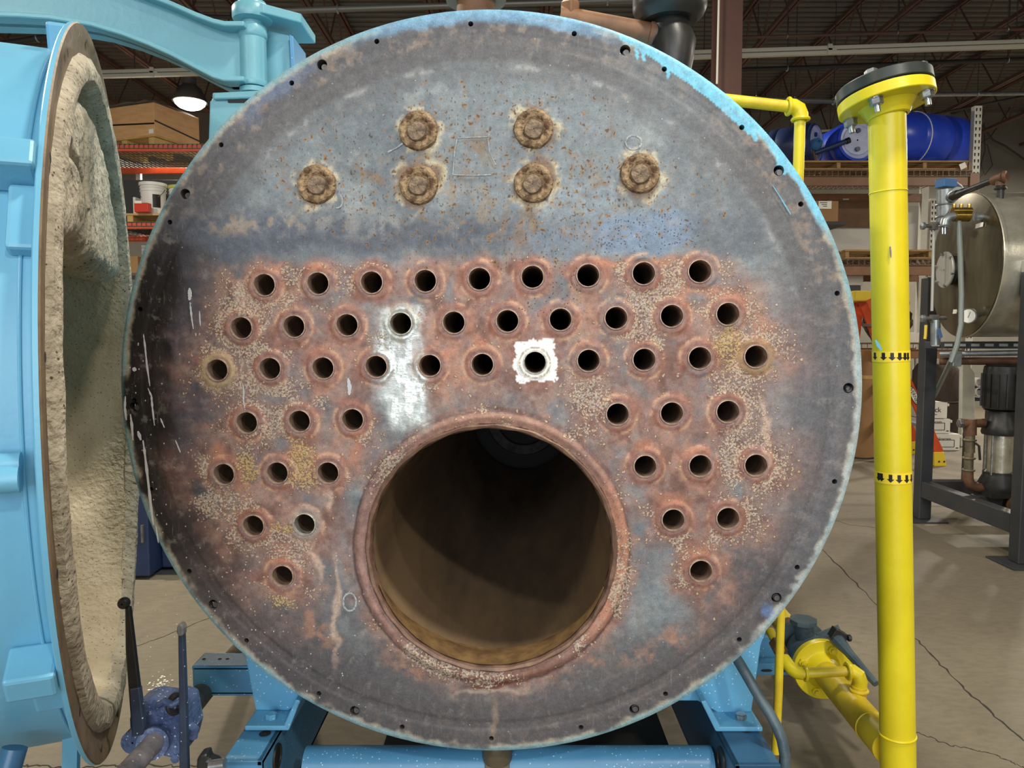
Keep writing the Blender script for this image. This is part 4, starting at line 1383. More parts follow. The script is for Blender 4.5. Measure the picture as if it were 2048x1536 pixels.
# prop leg under the door
o = MB().cyl(P(30, 1495, 1.25), P(-30, 1700, 1.2), .02).build('prop_leg', 'frame_dark_blue', door)
o = MB().bar(P(143, 1470, 1.42), P(140, 1640, 1.42), .012, .03).build('support_strap', 'blue_paint', door, 0)

# ================================================================== hinge arm and bracket
AD = 1.95
arm = thing('door_davit', 'curved blue I-beam arm carrying the boiler door from a hinge', 'arm', P(300, 120, AD))
bot = [(-160, 48), (-80, 46), (0, 47), (60, 49), (120, 53), (200, 66), (260, 84), (312, 104), (360, 126), (405, 150), (440, 168), (462, 174), (500, 174)]
top = [(-160, -80), (-80, -76), (0, -70), (60, -65), (120, -56), (200, -40), (260, -20), (312, -1), (360, 18), (405, 38), (440, 51), (462, 56), (500, 56)]
BT = [P(x, y, AD) for x, y in bot]
TP = [P(x, y, AD) for x, y in top]
web = MB()
web.prism(BT + TP[::-1], Y * .02)
web.build('web', 'arm_paint', arm, 0)
for pts, nm, s_ in ((BT, 'bottom_flange', 1), (TP, 'top_flange', -1)):
    fl_ = MB()
    n = len(pts)
    th = .013 * s_
    for p_ in pts:
        fl_.v += [p_ + Vector((0, -.045, 0)), p_ + Vector((0, .065, 0)), p_ + Vector((0, .065, th)), p_ + Vector((0, -.045, th))]
    for i in range(n - 1):
        for k in range(4):
            q_ = (k + 1) % 4
            fl_.f.append((i * 4 + k, i * 4 + q_, i * 4 + 4 + q_, i * 4 + 4 + k))
            fl_.m.append(0)
    fl_.f += [(0, 1, 2, 3), tuple((n - 1) * 4 + k for k in range(4))]
    fl_.m += [0, 0]
    fl_.build(nm, 'arm_paint', arm, 40, .003)
sc = P(504, 110, AD) + Y * .01
zb, ztp = P(504, 173, AD).z, P(504, 52, AD).z
c0 = Vector((sc.x, sc.y, zb))
Hs = ztp - zb
MB().lathe([(.012, 0), (.034, 0), (.036, .004), (.036, .012), (.033, .016), (.033, Hs - .03), (.036, Hs - .026), (.037, Hs - .012), (.034, Hs), (.012, Hs)], c0, Z, 32).build('hinge_sleeve', 'arm_paint', arm)
br = thing('hinge_bracket', 'blue hinge bracket with pin fixed to the boiler shoulder', 'bracket', P(500, 250, AD + .05))
c1 = Vector((sc.x, sc.y, ztp))
MB().lathe([(.01, .0), (.026, 0), (.026, .012), (.048, .016), (.050, .022), (.050, .044), (.046, .05), (.036, .052), (.034, .062), (.012, .063)], c1, Z, 36).build('pin_head', 'arm_paint', br)
MB().prism([c1 + Vector((-.02, -.03, .02)), c1 + Vector((.04, -.04, .02)), c1 + Vector((.12, .02, .02)), c1 + Vector((.12, .16, .02)), c1 + Vector((-.02, .16, .02))], Z * .024).build('top_plate', 'arm_paint', br, 0, .003)
a, b_ = P(534, 64, AD + .06), P(580, 200, AD + .06)
MB().prism([P(534, 60, AD + .05), P(578, 70, AD + .05), P(588, 240, AD + .05), P(520, 240, AD + .05)], Y * .03).build('upright_plate', 'arm_paint', br, 0, .003)
MB().prism([P(578, 68, AD + .03), P(586, 72, AD + .03), P(596, 240, AD + .03), P(586, 240, AD + .03)], Y * .12).build('side_plate', 'skid_paint', br, 0, .002)
# lower knuckle
MB().lathe([(.012, 0), (.036, 0), (.036, .012), (.012, .012)], c0 - Z * .016, Z, 28).build('lower_washer', 'arm_paint', br)
pl = [P(424, 185, AD - .05), P(525, 180, AD - .05), P(525, 290, AD - .05), P(470, 330, AD - .05), P(415, 320, AD - .05), P(419, 202, AD - .05), P(424, 199, AD - .05)]
MB().prism(pl, Y * .12).build('lower_block', 'arm_paint', br, 0, .004)
a = P(478, 201, AD - .052)
MB().box(a, (.055, .004, .010)).build('slot', 'slot_dark', br, 0)
MB().prism([P(426, 186, AD - .06), P(520, 182, AD - .06), P(520, 196, AD - .06), P(426, 199, AD - .06)], Y * .13).build('lower_lip', 'arm_paint', br, 0, .004)

# ================================================================== lever valve low on the left
VX, VY, VZ = -.815, 1.70, .50
vc = P(322, 1462, 1.62)
val = thing('lever_valve', 'navy painted lever valve with white spatter in the floor pipe', 'valve', vc)
bodypts = [(262, 1420), (276, 1404), (300, 1398), (330, 1402), (352, 1398), (374, 1404), (378, 1430), (384, 1462), (376, 1492), (366, 1512), (345, 1520), (322, 1514), (300, 1484), (284, 1478), (262, 1492), (258, 1470), (256, 1440)]
MB().prism([P(x, y, 1.60) for x, y in bodypts], Y * .07).build('casting', 'casting_navy', val, 0, .012)
MB().lathe([(.005, -.012), (.028, -.012), (.034, 0), (.034, .03), (.005, .03)], P(312, 1480, 1.59), (P(312, 1480, 1.59) - P(262, 1536, 1.42)) * -1, 24).build('pipe_collar', 'casting_navy', val)
for x, y in ((352, 1516), (312, 1408), (371, 1430)):
    MB().hexa(P(x, y, 1.60), -Y, .010, .008).build('cover_bolt', 'casting_navy', val, 0)
MB().torus(P(350, 1408, 1.59), (1, -.3, .2), .018, .007, 20, 8).build('lifting_eye', 'black_iron', val)
MB().path([P(318, 1410, 1.585), P(330, 1402, 1.575), P(345, 1410, 1.57), P(356, 1402, 1.575), P(368, 1408, 1.585)], .008, 10).build('chain_lug', 'casting_navy', val)
ls = [P(378, 1452, 1.61), P(388, 1460, 1.60), P(384, 1474, 1.60)]
MB().path(ls, .012, 10).build('side_lug', 'casting_navy', val)
MB().lathe([(.002, -.012), (.018, -.012), (.026, -.006), (.026, .02), (.002, .02)], P(274, 1476, 1.585), -Y, 20).build('pivot_boss', 'casting_navy', val)
lv = MB().prism([P(*q_, 1.56) for q_ in [(263, 1472), (284, 1470), (288, 1456), (268, 1290), (259, 1215), (249, 1214), (250, 1300)]], Y * .012).build('lever', 'lever_black', val, 0, .003)
MB().lathe([(.002, -.009), (.010, -.009), (.0125, -.004), (.0125, .004), (.010, .009), (.002, .009)], P(248, 1206, 1.565), Y, 20).build('lever_ball', 'lever_black', lv)
MB().prism([P(*q_, 1.5585) for q_ in [(263, 1473), (285, 1471), (288, 1456), (278, 1375), (259, 1378)]], Y * .015).build('painted_end', 'lever_blue', lv, 0, .003)
l2 = MB().prism([P(*q_, 1.545) for q_ in [(355, 1265), (366, 1262), (371, 1400), (376, 1580), (358, 1580), (357, 1400)]], Y * .016).build('lever', 'lever_blue', val, 0, .003)
MB().prism([P(*q_, 1.54) for q_ in [(353, 1253), (358, 1248), (364, 1250), (367, 1258), (366, 1272), (357, 1274), (352, 1266)]], Y * .02).build('lever_tip', 'lever_tip', l2, 0, .004)
fp = thing('floor_pipe', 'weathered pipe running past the lever valve toward the viewer', 'pipe', P(300, 1500, 1.55))
MB().cyl(P(312, 1480, 1.58), P(215, 1590, 1.32), .022, seg=24).build('near_length', 'speckled_pipe', fp)
MB().cyl(P(374, 1422, 1.70), P(520, 1250, 3.0), .027, seg=24).build('far_length', 'old_pipe', fp)
hv = thing('black_handwheel', 'small black valve handle at the bottom edge beside the skid', 'valve', P(405, 1530, 1.5))
MB().prism([P(*q_, 1.50) for q_ in [(392, 1522), (398, 1510), (414, 1506), (416, 1520), (428, 1524), (436, 1530), (440, 1560), (390, 1560)]], Y * .03).build('handle', 'black_iron', hv, 0, .006)
MB().cyl(P(420, 1532, 1.5), P(450, 1528, 1.5), .012).build('stem', 'zinc', hv)
MB().cyl(P(414, 1545, 1.515), P(414, 1800, 1.515), .014).build('riser', 'black_iron', hv)
# ================================================================== yellow gas pipework
YD = 1.95
yr = PX(34, YD)
yb, yt = P(1800, 1760, YD), P(1773, 190, YD)
ax = (yt - yb).normalized()
yp = thing('gas_riser', 'thick bright yellow upright pipe capped with a black flange', 'pipe', Vector((yb.x, yb.y, 0)))
def along(py):                                         # point on the pipe axis seen at image height py
    px = 1773 + (py - 190) * (1800 - 1773) / (1760 - 190)
    return P(px, py, YD)
yfoot = yb + ax * ((.02 - yb.z) / ax.z)
MB().lathe([(.005, 0), (yr, 0), (yr, (yt - yfoot).length), (.005, (yt - yfoot).length)], yfoot, ax, 48).build('pipe', 'yellow_paint', yp)
MB().lathe([(yr * 2, 0), (yr * 2, .018), (yr, .02)], yfoot - ax * .02, ax, 32).build('floor_flange', 'yellow_paint', yp)
for py, r_ in ((385, .0016), (1468, .003)):
    MB().torus(along(py), ax, yr + .0002, r_, 48, 8).build('weld_ring', 'yellow_paint', yp)
# raised-face flange: seen from below, tipped a little toward the viewer
fr_ = PX(87, YD)
fa = (ax + Vector((-.10, .12, 0))).normalized()
fc = along(212)
MB().lathe([(yr - .002, -.032), (yr * 1.12, -.03), (yr * 1.30, -.012), (yr * 1.55, 0), (fr_ - .002, 0), (fr_, .002), (fr_, .026), (fr_ - .002, .028), (.005, .028)], fc, fa, 64).build('flange', 'yellow_paint', yp)
MB().lathe([(.005, 0), (fr_ * .93, 0), (fr_ * .93, .004), (.005, .004)], fc + fa * .028, fa, 48).build('gasket', 'black_rubber', yp)
MB().lathe([(.005, 0), (fr_ - .002, 0), (fr_, .002), (fr_, .026), (fr_ - .003, .029), (.005, .029)], fc + fa * .032, fa, 64).build('blind_flange', 'black_flange', yp, label='black blind flange closing the pipe')
e1 = fa.cross(Y).normalized()
e2 = fa.cross(e1)
for k, an in enumerate((48, 138, 228, 318)):
    p_ = fc + (e1 * math.cos(math.radians(an)) + e2 * math.sin(math.radians(an))) * fr_ * .80
    bo = MB().cyl(p_ - fa * .036, p_ + fa * .06, .0075, seg=16).hexa(p_ + fa * .061, fa, .0155, .012).build('flange_bolt', 'zinc', yp, 30)
    MB().hexa(p_ - fa * .001, -fa, .0165, .018).build('nut', 'zinc', bo, 0)
    MB().cyl(p_ - fa * .0005, p_ - fa * .003, .0185, seg=20).build('washer', 'zinc', bo)
# flow-arrow tape bands
def tape(py0, py1, xs):
    c0_, c1_ = along(py0), along(py1)
    tb = MB().lathe([(yr + .0002, 0), (yr + .0007, 0), (yr + .0007, (c1_ - c0_).length), (yr + .0002, (c1_ - c0_).length)], c0_, c1_ - c0_, 64).build('arrow_tape', 'yellow_tape', yp)
    mid = (c0_ + c1_) / 2
    hh = (c1_ - c0_).length
    dn = (c1_ - c0_).normalized() * (1 if py1 > py0 else -1)
    for x in xs:
        sx = PX(x - (1773 + ((py0 + py1) / 2 - 190) * 27 / 1570), YD)
        if abs(sx) > yr * .97:
            continue
        ang = math.asin(sx / yr) - math.atan2(mid.x, mid.y)
        def pt(da, t_):
            a_ = ang + da / yr
            n_ = (X * math.sin(a_) - Y * math.cos(a_))
            return mid + n_ * (yr + .0012) + dn * t_
        sh = .0042
        hw = .0088
        a_ = MB()
        a_.add([pt(-sh, -hh * .36), pt(sh, -hh * .36), pt(sh, hh * .10), pt(-sh, hh * .10), pt(-hw, hh * .08), pt(0, hh * .08), pt(hw, hh * .08), pt(0, hh * .40)], [(0, 1, 2, 3), (4, 5, 7), (5, 6, 7)])
        a_.build('arrow', 'black_print', tb, 0)
tape(702, 722, (1746, 1754, 1769, 1784, 1797, 1806, 1811))
tape(941, 962, (1752, 1761, 1766, 1782, 1797, 1810, 1818))
# scuffs of blue and grey paint
q_ = [P(x, y, YD - yr - .001) for x, y in ((1751, 680), (1756, 690), (1763, 700))]
MB().ribbon(q_, [.004, .009, .005], -Y, .0005).build('paint_scuff', 'drip_blue', yp, 0)
q_ = [P(x, y, YD - yr - .001) for x, y in ((1780, 493), (1781, 503), (1782, 515))]
MB().ribbon(q_, [.003, .004, .002], -Y, .0005).build('paint_scuff', 'lever_tip', yp, 0)

# lower horizontal branch with flange, isolating valve and by-pass
HD = 2.53
hz_ = P(1645, 1338, HD)
hb = thing('gas_branch', 'worn yellow horizontal gas pipe with big round flange', 'pipe', Vector((hz_.x, hz_.y - .2, 0)))
jn = along(1512)
jn = Vector((jn.x - .005, jn.y + yr * .8, jn.z))
fdir = (hz_ - jn).normalized()
MB().cyl(jn, hz_ - fdir * .01, PX(34, YD) * 1.02, seg=36).build('pipe', 'yellow_worn', hb)
MB().torus(jn + fdir * .12, fdir, yr * 1.02, .003, 36, 8).build('weld_ring', 'yellow_worn', hb)
fr2 = PX(60, HD)
MB().lathe([(yr, -.05), (yr * 1.25, -.03), (yr * 1.45, -.014), (yr * 1.6, -.012), (fr2 - .002, -.012), (fr2, -.01), (fr2, .016), (fr2 - .002, .018), (.005, .018)], hz_, fdir, 56).build('flange', 'yellow_paint', hb)
g1, g2 = MB.frame(fdir)[1:]
for an in (20, 110, 200, 290):
    p_ = hz_ + (g1 * math.cos(math.radians(an)) + g2 * math.sin(math.radians(an))) * fr2 * .76
    MB().hexa(p_ - fdir * .012, -fdir, .015, .012).cyl(p_ - fdir * .012, p_ - fdir * .034, .008, seg=12).build('flange_bolt', 'yellow_paint', hb, 30)
bp_ = thing('bypass_pipe', 'thin yellow by-pass pipe looped in front of the round flange', 'pipe', P(1650, 1345, 2.3))
MB().path([P(1540, 1262, 2.50), P(1562, 1303, 2.40)], .015, 14).build('upper_length', 'yellow_worn', bp_)
MB().hexa(P(1552, 1285, 2.45), P(1562, 1303, 2.40) - P(1540, 1262, 2.50), .026, .045).hexa(P(1566, 1312, 2.38), P(1562, 1303, 2.40) - P(1540, 1262, 2.50), .022, .03).build('union_nut', 'rust_pipe', bp_, 0)
MB().path([P(1568, 1318, 2.36), P(1578, 1332, 2.33), P(1584, 1339, 2.32), P(1594, 1345, 2.31), P(1608, 1347, 2.30)], .0205, 16).build('elbow', 'yellow_paint', bp_)
MB().torus(P(1610, 1347, 2.30), X, .021, .005, 20, 8).build('elbow_collar', 'yellow_paint', bp_)
MB().path([P(1604, 1347, 2.30), P(1700, 1342, 2.26)], .0155, 16).build('cross_length', 'yellow_worn', bp_)
MB().path([P(1694, 1342, 2.26), P(1706, 1343, 2.26), P(1716, 1350, 2.25), P(1720, 1362, 2.25), P(1718, 1376, 2.25)], .0225, 16).build('elbow', 'yellow_paint', bp_)
MB().torus(P(1696, 1342, 2.26), X, .023, .006, 20, 8).build('elbow_collar', 'yellow_paint', bp_)
MB().cyl(P(1718, 1372, 2.25), P(1715, 1410, 2.25), .024, seg=20).torus(P(1718, 1380, 2.25), Z, .0245, .005, 20, 8).build('branch_socket', 'yellow_worn', bp_)
# isolating valve beyond the flange
vv0 = hz_ + fdir * .02
vl = thing('isolating_valve', 'grey-blue cast isolating valve behind the yellow flange', 'valve', vv0 + fdir * .1)
MB().lathe([(.005, 0), (fr2 * .98, 0), (fr2 * .98, .02), (yr * 1.4, .026), (yr * 1.35, .05), (yr * 1.7, .08), (yr * 1.8, .13), (yr * 1.5, .18), (yr * 1.3, .2), (fr2 * .9, .205), (fr2 * .9, .228), (.005, .23)], vv0, fdir, 48).build('valve_body', 'valve_grey', vl)
vb = vv0 + fdir * .11
MB().cyl(vb + Vector((-.02, 0, .05)), vb + Vector((-.03, 0, .12)), .035, seg=20).cyl(vb + Vector((-.03, 0, .12)), vb + Vector((-.03, 0, .135)), .05, seg=8).build('bonnet', 'valve_grey', vl)
MB().cyl(vb + Vector((.03, 0, .06)), vb + Vector((.10, -.02, .10)), .022, seg=16).build('stem_housing', 'valve_grey', vl)
ha, hb_ = P(1668, 1272, 2.50), P(1752, 1368, 2.30)
hs = (hb_ - ha).normalized()
MB().path([ha, ha.lerp(hb_, .1), ha.lerp(hb_, .35), ha.lerp(hb_, .7), hb_], .01, 10, rs=[.022, .024, .016, .013, .011]).build('handle', 'valve_grey', vl)
MB().box(P(1676, 1270, 2.49), (.05, .035, .035), Matrix.Rotation(.5, 3, 'Y')).hexa(P(1695, 1276, 2.47), X, .012, .012).build('handle_clamp', 'black_iron', vl, 0, .004)
rp = thing('rusty_coupling', 'dark rusty coupling where the gas pipe enters the valve', 'coupling', vv0 + fdir * .25)
MB().lathe([(yr, 0), (yr * 1.15, .01), (yr * 1.15, .05), (yr, .06), (yr, .16)], vv0 + fdir * .23, fdir, 28).build('sleeve', 'rust_pipe', rp)
MB().cyl(vv0 + fdir * .36, vv0 + fdir * .9, yr * .98, seg=28).build('pipe', 'yellow_worn', rp)
# thin yellow upright behind the right saddle
o = MB().path([P(1562, 1215, 2.0), P(1557, 1380, 2.0), P(1551, 1506, 2.0)], .0115, 16).build('thin_gas_pipe', 'yellow_worn')
tag(o, 'thin yellow upright pipe beside the right boiler foot', 'pipe')
# yellow pipe with elbow at the upper right of the boiler
gp = thing('gas_elbow_pipe', 'yellow pipe turning down at an elbow beside the boiler shoulder', 'pipe', P(1598, 345, 2.35))
GD = 2.35
MB().cyl(P(1440, 198, GD), P(1584, 214, GD), .0175, seg=20).build('horizontal_length', 'yellow_worn', gp)
MB().path([P(1576, 212, GD), P(1586, 213, GD), P(1597, 219, GD), P(1601, 230, GD), P(1601, 240, GD)], .0235, 18).build('elbow', 'yellow_paint', gp)
MB().torus(P(1577, 213, GD), X, .0235, .006, 22, 8).torus(P(1601, 239, GD), Z, .0235, .006, 22, 8).build('elbow_collars', 'yellow_paint', gp)
MB().cyl(P(1600, 238, GD), P(1594, 420, GD), .0165, seg=20).build('drop_length', 'yellow_paint', gp)

# ================================================================== black flue elbow and rusty pipe above the boiler
fl_ = thing('black_vent_drum', 'black painted drum-shaped vent with elbow above the boiler', 'vent', P(1340, 100, 2.7))
VD = 2.7
c = P(1339, 24, VD)
MB().lathe([(.01, -.035), (PX(52, VD), -.035), (PX(66, VD), -.012), (PX(71, VD), .012), (PX(71, VD), .5), (.01, .5)], c, Z, 40).build('drum', 'black_iron', fl_)
MB().path([P(1340, 40, VD), P(1342, 62, VD), P(1346, 85, VD), P(1345, 120, VD), P(1340, 160, VD)], .08, 24, rs=[PX(34, VD), PX(38, VD), PX(44, VD), PX(40, VD), PX(36, VD)]).build('neck', 'black_iron', fl_)
MB().cyl(P(1310, 70, VD), P(1345, 85, VD), PX(24, VD), seg=24).build('side_inlet', 'black_iron', fl_)
rp2 = thing('rusty_vent_pipe', 'rusty brown pipe with square plug running to the black vent', 'pipe', P(1220, 60, VD))
MB().cyl(P(1120, 34, VD), P(1305, 68, VD), PX(20, VD), seg=28).build('pipe', 'rust_pipe_tan', rp2)
MB().lathe([(PX(16, VD), 0), (PX(23, VD), .004), (PX(23, VD), .03), (PX(16, VD), .034)], P(1296, 67, VD), P(1305, 68, VD) - P(1120, 34, VD), 28).build('end_collar', 'rust_pipe_tan', rp2)
MB().hexa(P(1140, 36, VD), Z, PX(20, VD), .055).box(P(1163, 40, VD), (.06, .05, .03)).build('square_plug', 'rust_pipe_tan', rp2, 0, .004)

# ================================================================== stainless tank on black stand (right)
tk = thing('stainless_tank', 'horizontal stainless steel tank lying on a black stand', 'tank', (3.3, 4.95, 1.4))
TC = Vector((3.00, 4.96, P(1930, 532, 4.95).z))
TRd = .470
TA = Vector((math.cos(.105), -math.sin(.105), 0))
TB = Vector((math.sin(.105), math.cos(.105), 0))
MB().lathe([(max(.004, TRd * k / 12), -.05 * (1 - (k / 12) ** 2)) for k in range(13)] + [(TRd, .01)], TC, TA, 64).build('head', 'stainless_head', tk)
MB().lathe([(TRd, .008), (TRd + .006, .012), (TRd + .006, .028), (TRd, .03), (TRd, 2.2), (.01, 2.25)], TC, TA, 64).build('jacket', 'stainless', tk)
def hp(dy, dz, off=.0):                                # point on the tank head
    rr_ = math.hypot(dy, dz) / TRd
    return TC - TA * (.05 * (1 - rr_ ** 2) + off) + TB * dy + Z * dz
mh = hp(.05, -.02)
cov = MB().lathe([(.005, -.03), (.118, -.03), (.122, -.026), (.122, -.018), (.118, -.014), (.005, -.014)], mh - TA * .02, TA, 36).build('manway_cover', 'silver_label', tk)
MB().cyl(mh - TA * .034, mh + TA * .03, .10, seg=32).build('manway_neck', 'black_iron', tk)
for k in range(6):
    a = k * PI / 3 + .3
    MB().hexa(mh + Vector((-.05, .108 * math.cos(a), .108 * math.sin(a))), -X, .011, .014).build('manway_bolt', 'zinc', cov, 0)
# brass float valve and pipework along the top of the head
TD = 4.72
MB().cyl(P(1908, 432, TD), P(1938, 432, TD), PX(11, TD), seg=20).cyl(P(1905, 422, TD), P(1942, 422, TD), PX(7, TD), seg=16).build('brass_valve', 'brass', tk)
for x in (1908, 1922, 1938):
    MB().hexa(P(x, 424, TD), Z, .011, .05).build('brass_boss', 'brass', tk, 0)
MB().path([P(1950, 434, TD), P(1962, 434, TD), P(1968, 434, TD)], PX(8, TD), 14).build('outlet_union', 'galvanised', tk)
MB().path([P(1908, 432, TD), P(1898, 434, TD), P(1891, 442, TD), P(1889, 455, TD)], PX(8.5, TD), 14).torus(P(1889, 452, TD), Z, PX(9, TD), .006, 16, 6).build('inlet_elbow', 'galvanised', tk)
MB().cyl(P(1885, 455, TD), P(1885, 468, TD), .006, seg=8).cyl(P(1890, 455, TD), P(1890, 468, TD), .006, seg=8).build('electrode', 'zinc', tk)
MB().path([P(1917, 440, TD), P(1918, 455, TD), P(1921, 520, TD - .02), P(1923, 590, TD - .05), P(1922, 650, TD - .08), P(1914, 690, TD - .1), P(1903, 720, TD - .1), P(1886, 755, 5.25), P(1870, 788, 5.62), P(1856, 815, 5.75), P(1850, 850, 5.8)], PX(5, TD), 12).build('drain_hose', 'hose_grey', tk)
MB().hexa(P(1918, 456, TD), -Z, .016, .03).build('hose_nut', 'zinc', tk, 0)
# sight glass on the left
SG = 4.95
MB().cyl(P(1868, 462, SG), P(1864, 622, SG), .010, seg=14).build('sight_tube', 'silver_label', tk)
for y in (452, 637):
    MB().cyl(P(1846, y, SG), P(1892, y - 1, SG), .013, seg=12).box(P(1868, y, SG), (.045, .035, .05)).build('gauge_cock', 'steel_grey', tk, 30)
    MB().lathe([(.004, 0), (.024, .004), (.024, .022), (.004, .026)], P(1842, y, SG), X, 18).build('cock_wheel', 'galvanised', tk)
MB().path([P(1852, 650, SG), P(1851, 670, SG), P(1850, 678, SG)], .010, 8).build('yellow_handle', 'ladder_yellow', tk)
MB().prism([P(*q_, SG - .1) for q_ in [(1875, 658), (1881, 656), (1886, 674), (1880, 678)]], Y * .01).build('blue_handle', 'valve_blue', tk, 0, .002)
MB().cyl(P(1871, 640, SG), P(1871, 690, SG), .03, seg=18).build('drain_pipe', 'galvanised', tk)
# pressure gauge
gz = P(1940, 632, 4.72)
ga = Vector((-.8, -.6, 0)).normalized()
gg = MB().lathe([(.005, 0), (.045, 0), (.05, .006), (.05, .03), (.046, .034), (.042, .03)], gz, ga, 28).build('pressure_gauge', 'zinc', tk)
MB().lathe([(.001, .029), (.043, .029)], gz, ga, 28).build('gauge_dial', 'gauge_face', gg)
MB().cyl(gz, gz + Vector((.1, .06, 0)), .012, seg=10).build('gauge_stem', 'galvanised', gg)
MB().bar(gz + ga * .031 + Z * -.012, gz + ga * .031 + Vector((.01, -.01, .026)), .003, .002).build('gauge_needle', 'black_print', gg, 0)
for (x, y, w_) in ((1962, 452, .085), (1915, 621, .045)):
    c = P(x, y, 4.75)
    MB().box(hp(-.24 if x > 1940 else .02, c.z - TC.z, .003), (.004, w_, .028), Matrix.Rotation(-.105, 3, 'Z') @ Matrix.Rotation(.1, 3, 'Y')).build('name_label', 'paper', tk, 0)
# vent stack with blue actuator, black pipe and rusty tee on top
st = thing('vent_stack', 'galvanised vent stack topped by a blue actuator behind the tank', 'stack', P(1892, 540, 5.35))
SD = 5.68
MB().cyl(P(1892, 380, SD), P(1892, 560, SD), PX(17, SD), seg=28).torus(P(1892, 410, SD), Z, PX(17.5, SD), .007, 28, 8).torus(P(1892, 434, SD), Z, PX(17.5, SD), .007, 28, 8).build('duct', 'galvanised', st)
MB().cyl(P(1897, 398, SD), P(1916, 385, SD - .2), PX(11, SD), seg=24).build('branch', 'galvanised', st)
MB().box(P(1892, 367, SD), (PX(31, SD), PX(24, SD), PX(17, SD)), Matrix.Rotation(.3, 3, 'Z')).build('actuator', 'actuator_blue', st, 0, .006)
MB().path([P(1908, 362, SD), P(1922, 372, SD), P(1930, 385, SD), P(1942, 392, SD)], .008, 8).build('flex_conduit', 'galvanised', st)
bp2 = thing('black_steam_pipe', 'black pipe slanting over the tank to a rusty tee', 'pipe', P(1960, 372, 4.9))
MB().cyl(P(1902, 394, 5.2), P(1994, 358, 4.75), PX(6, 5), seg=16).build('pipe', 'black_iron', bp2)
MB().cyl(P(1905, 393, 5.19), P(1916, 388, 5.14), PX(9, 5), seg=16).cyl(P(1920, 387, 5.12), P(1928, 384, 5.08), PX(8, 5), seg=16).build('union', 'black_iron', bp2)
MB().cyl(P(1988, 361, 4.78), P(2010, 353, 4.68), PX(10, 4.7), seg=20).cyl(P(2002, 355, 4.72), P(2001, 372, 4.72), PX(9, 4.7), seg=18).torus(P(2009, 353, 4.68), (.7, -.7, 0), PX(8, 4.7), .012, 20, 8).build('tee', 'rust_pipe', bp2)
MB().cyl(P(2001, 368, 4.72), P(2001, 398, 4.72), PX(7, 4.7), seg=16).torus(P(2001, 377, 4.72), Z, PX(9, 4.7), .008, 18, 6).build('nipple', 'black_iron', bp2)

# black steel stand
sd_ = thing('tank_stand', 'black steel stand of square posts and rails under the tank', 'stand', (3.1, 5.0, 0))
pw = .092
n1, n2 = PZ(2005, 1122, 0), PZ(1853, 1045, 0)
xp = 3.10
posts = [(xp, 4.43, P(2020, 545, 4.43).z), (xp, 5.52, P(1853, 555, 5.52).z), (xp + 1.5, 4.43, 1.75), (xp + 1.5, 5.52, 1.75)]
for (x, y, zt_) in posts:
    MB().box((x, y, zt_ / 2 + .006), (pw, pw, zt_ - .012)).build('post', 'black_paint', sd_, 0, .006)
    MB().box((x, y, .006), (.26, .26, .012)).build('foot_plate', 'black_paint', sd_, 0, .002)
for zr_ in (.24, ):
    MB().bar((xp, 4.48, zr_), (xp, 5.47, zr_), pw * .9, .12).build('rail', 'black_paint', sd_, 0, .004)
    MB().bar((xp + .05, 4.43, zr_), (xp + 1.45, 4.43, zr_), pw * .9, .12).build('rail', 'black_paint', sd_, 0, .004)
    MB().bar((xp + .05, 5.52, zr_), (xp + 1.45, 5.52, zr_), pw * .9, .12).build('rail', 'black_paint', sd_, 0, .004)
    MB().bar((xp + .06, 5.0, zr_), (xp + 1.44, 5.0, zr_), pw * .9, .12).build('rail', 'black_paint', sd_, 0, .004)
# slotted black strut under the tank
su = MB().bar(P(1850, 690, 5.38), P(2080, 690, 4.9) , .04, .05).build('slotted_strut', 'black_paint', sd_, 0, .003)
A_, B_ = P(1850, 690, 5.38), P(2080, 690, 4.9)
for k in range(7):
    c = A_.lerp(B_, .1 + k * .12) + Vector((-.022, -.022 * 2, 0)) * .5
    MB().box(c, (.05, .02, .018), Matrix.Rotation(-.75, 3, 'Z')).build('strut_slot', 'silver_label', su, 0)
# cradle saddle between the near post and tank
MB().box((xp + .06, 4.44, posts[0][2] + .04), (.20, .09, .076)).build('cradle_block', 'silver_label', sd_, 0, .006)

# vertical pump and its pipework
pm = thing('booster_pump', 'black vertical multistage pump standing on the tank frame', 'pump', (3.36, 5.0, .30))
c = Vector((3.34, 5.02, .30))
MB().box(c + Z * .02, (.26, .26, .04)).lathe([(.01, .04), (.12, .04), (.13, .09), (.10, .17), (.10, .2), (.01, .2)], c, Z, 28).build('base', 'black_iron', pm, 35)
MB().cyl(c + Z * .2, c + Z * .52, .075, seg=28).build('stage_sleeve', 'stainless', pm)
for k in range(4):
    a = k * PI / 2 + .5
    MB().cyl(c + Vector((.098 * math.cos(a), .098 * math.sin(a), .18)), c + Vector((.098 * math.cos(a), .098 * math.sin(a), .54)), .008, seg=8).build('tie_rod', 'zinc', pm)
MB().lathe([(.01, .52), (.115, .52), (.12, .54), (.11, .6), (.085, .66), (.085, .72), (.11, .73), (.01, .74)], c, Z, 28).build('pump_head', 'black_iron', pm)
mo = MB().lathe([(.01, .74), (.115, .74), (.12, .76), (.12, 1.06), (.115, 1.10), (.09, 1.12), (.01, 1.12)], c, Z, 32)
for k in range(16):
    a = k * PI / 8
    mo.box(c + Vector((.122 * math.cos(a), .122 * math.sin(a), .9)), (.02, .006, .28), Matrix.Rotation(a, 3, 'Z'))
mo.build('motor', 'black_iron', pm, 35)
pm.scale = (1, 1, .8)
pc = thing('pump_pipework', 'rusty and grey suction pipe with red-brown tee beside the pump', 'pipe', (3.05, 5.0, .35))
QD = 5.02
MB().cyl(P(1924, 846, QD), P(1968, 846, QD), PX(9, QD), seg=18).cyl(P(1941, 838, QD), P(1941, 870, QD), PX(11, QD), seg=18).build('tee', 'rust_pipe', pc)
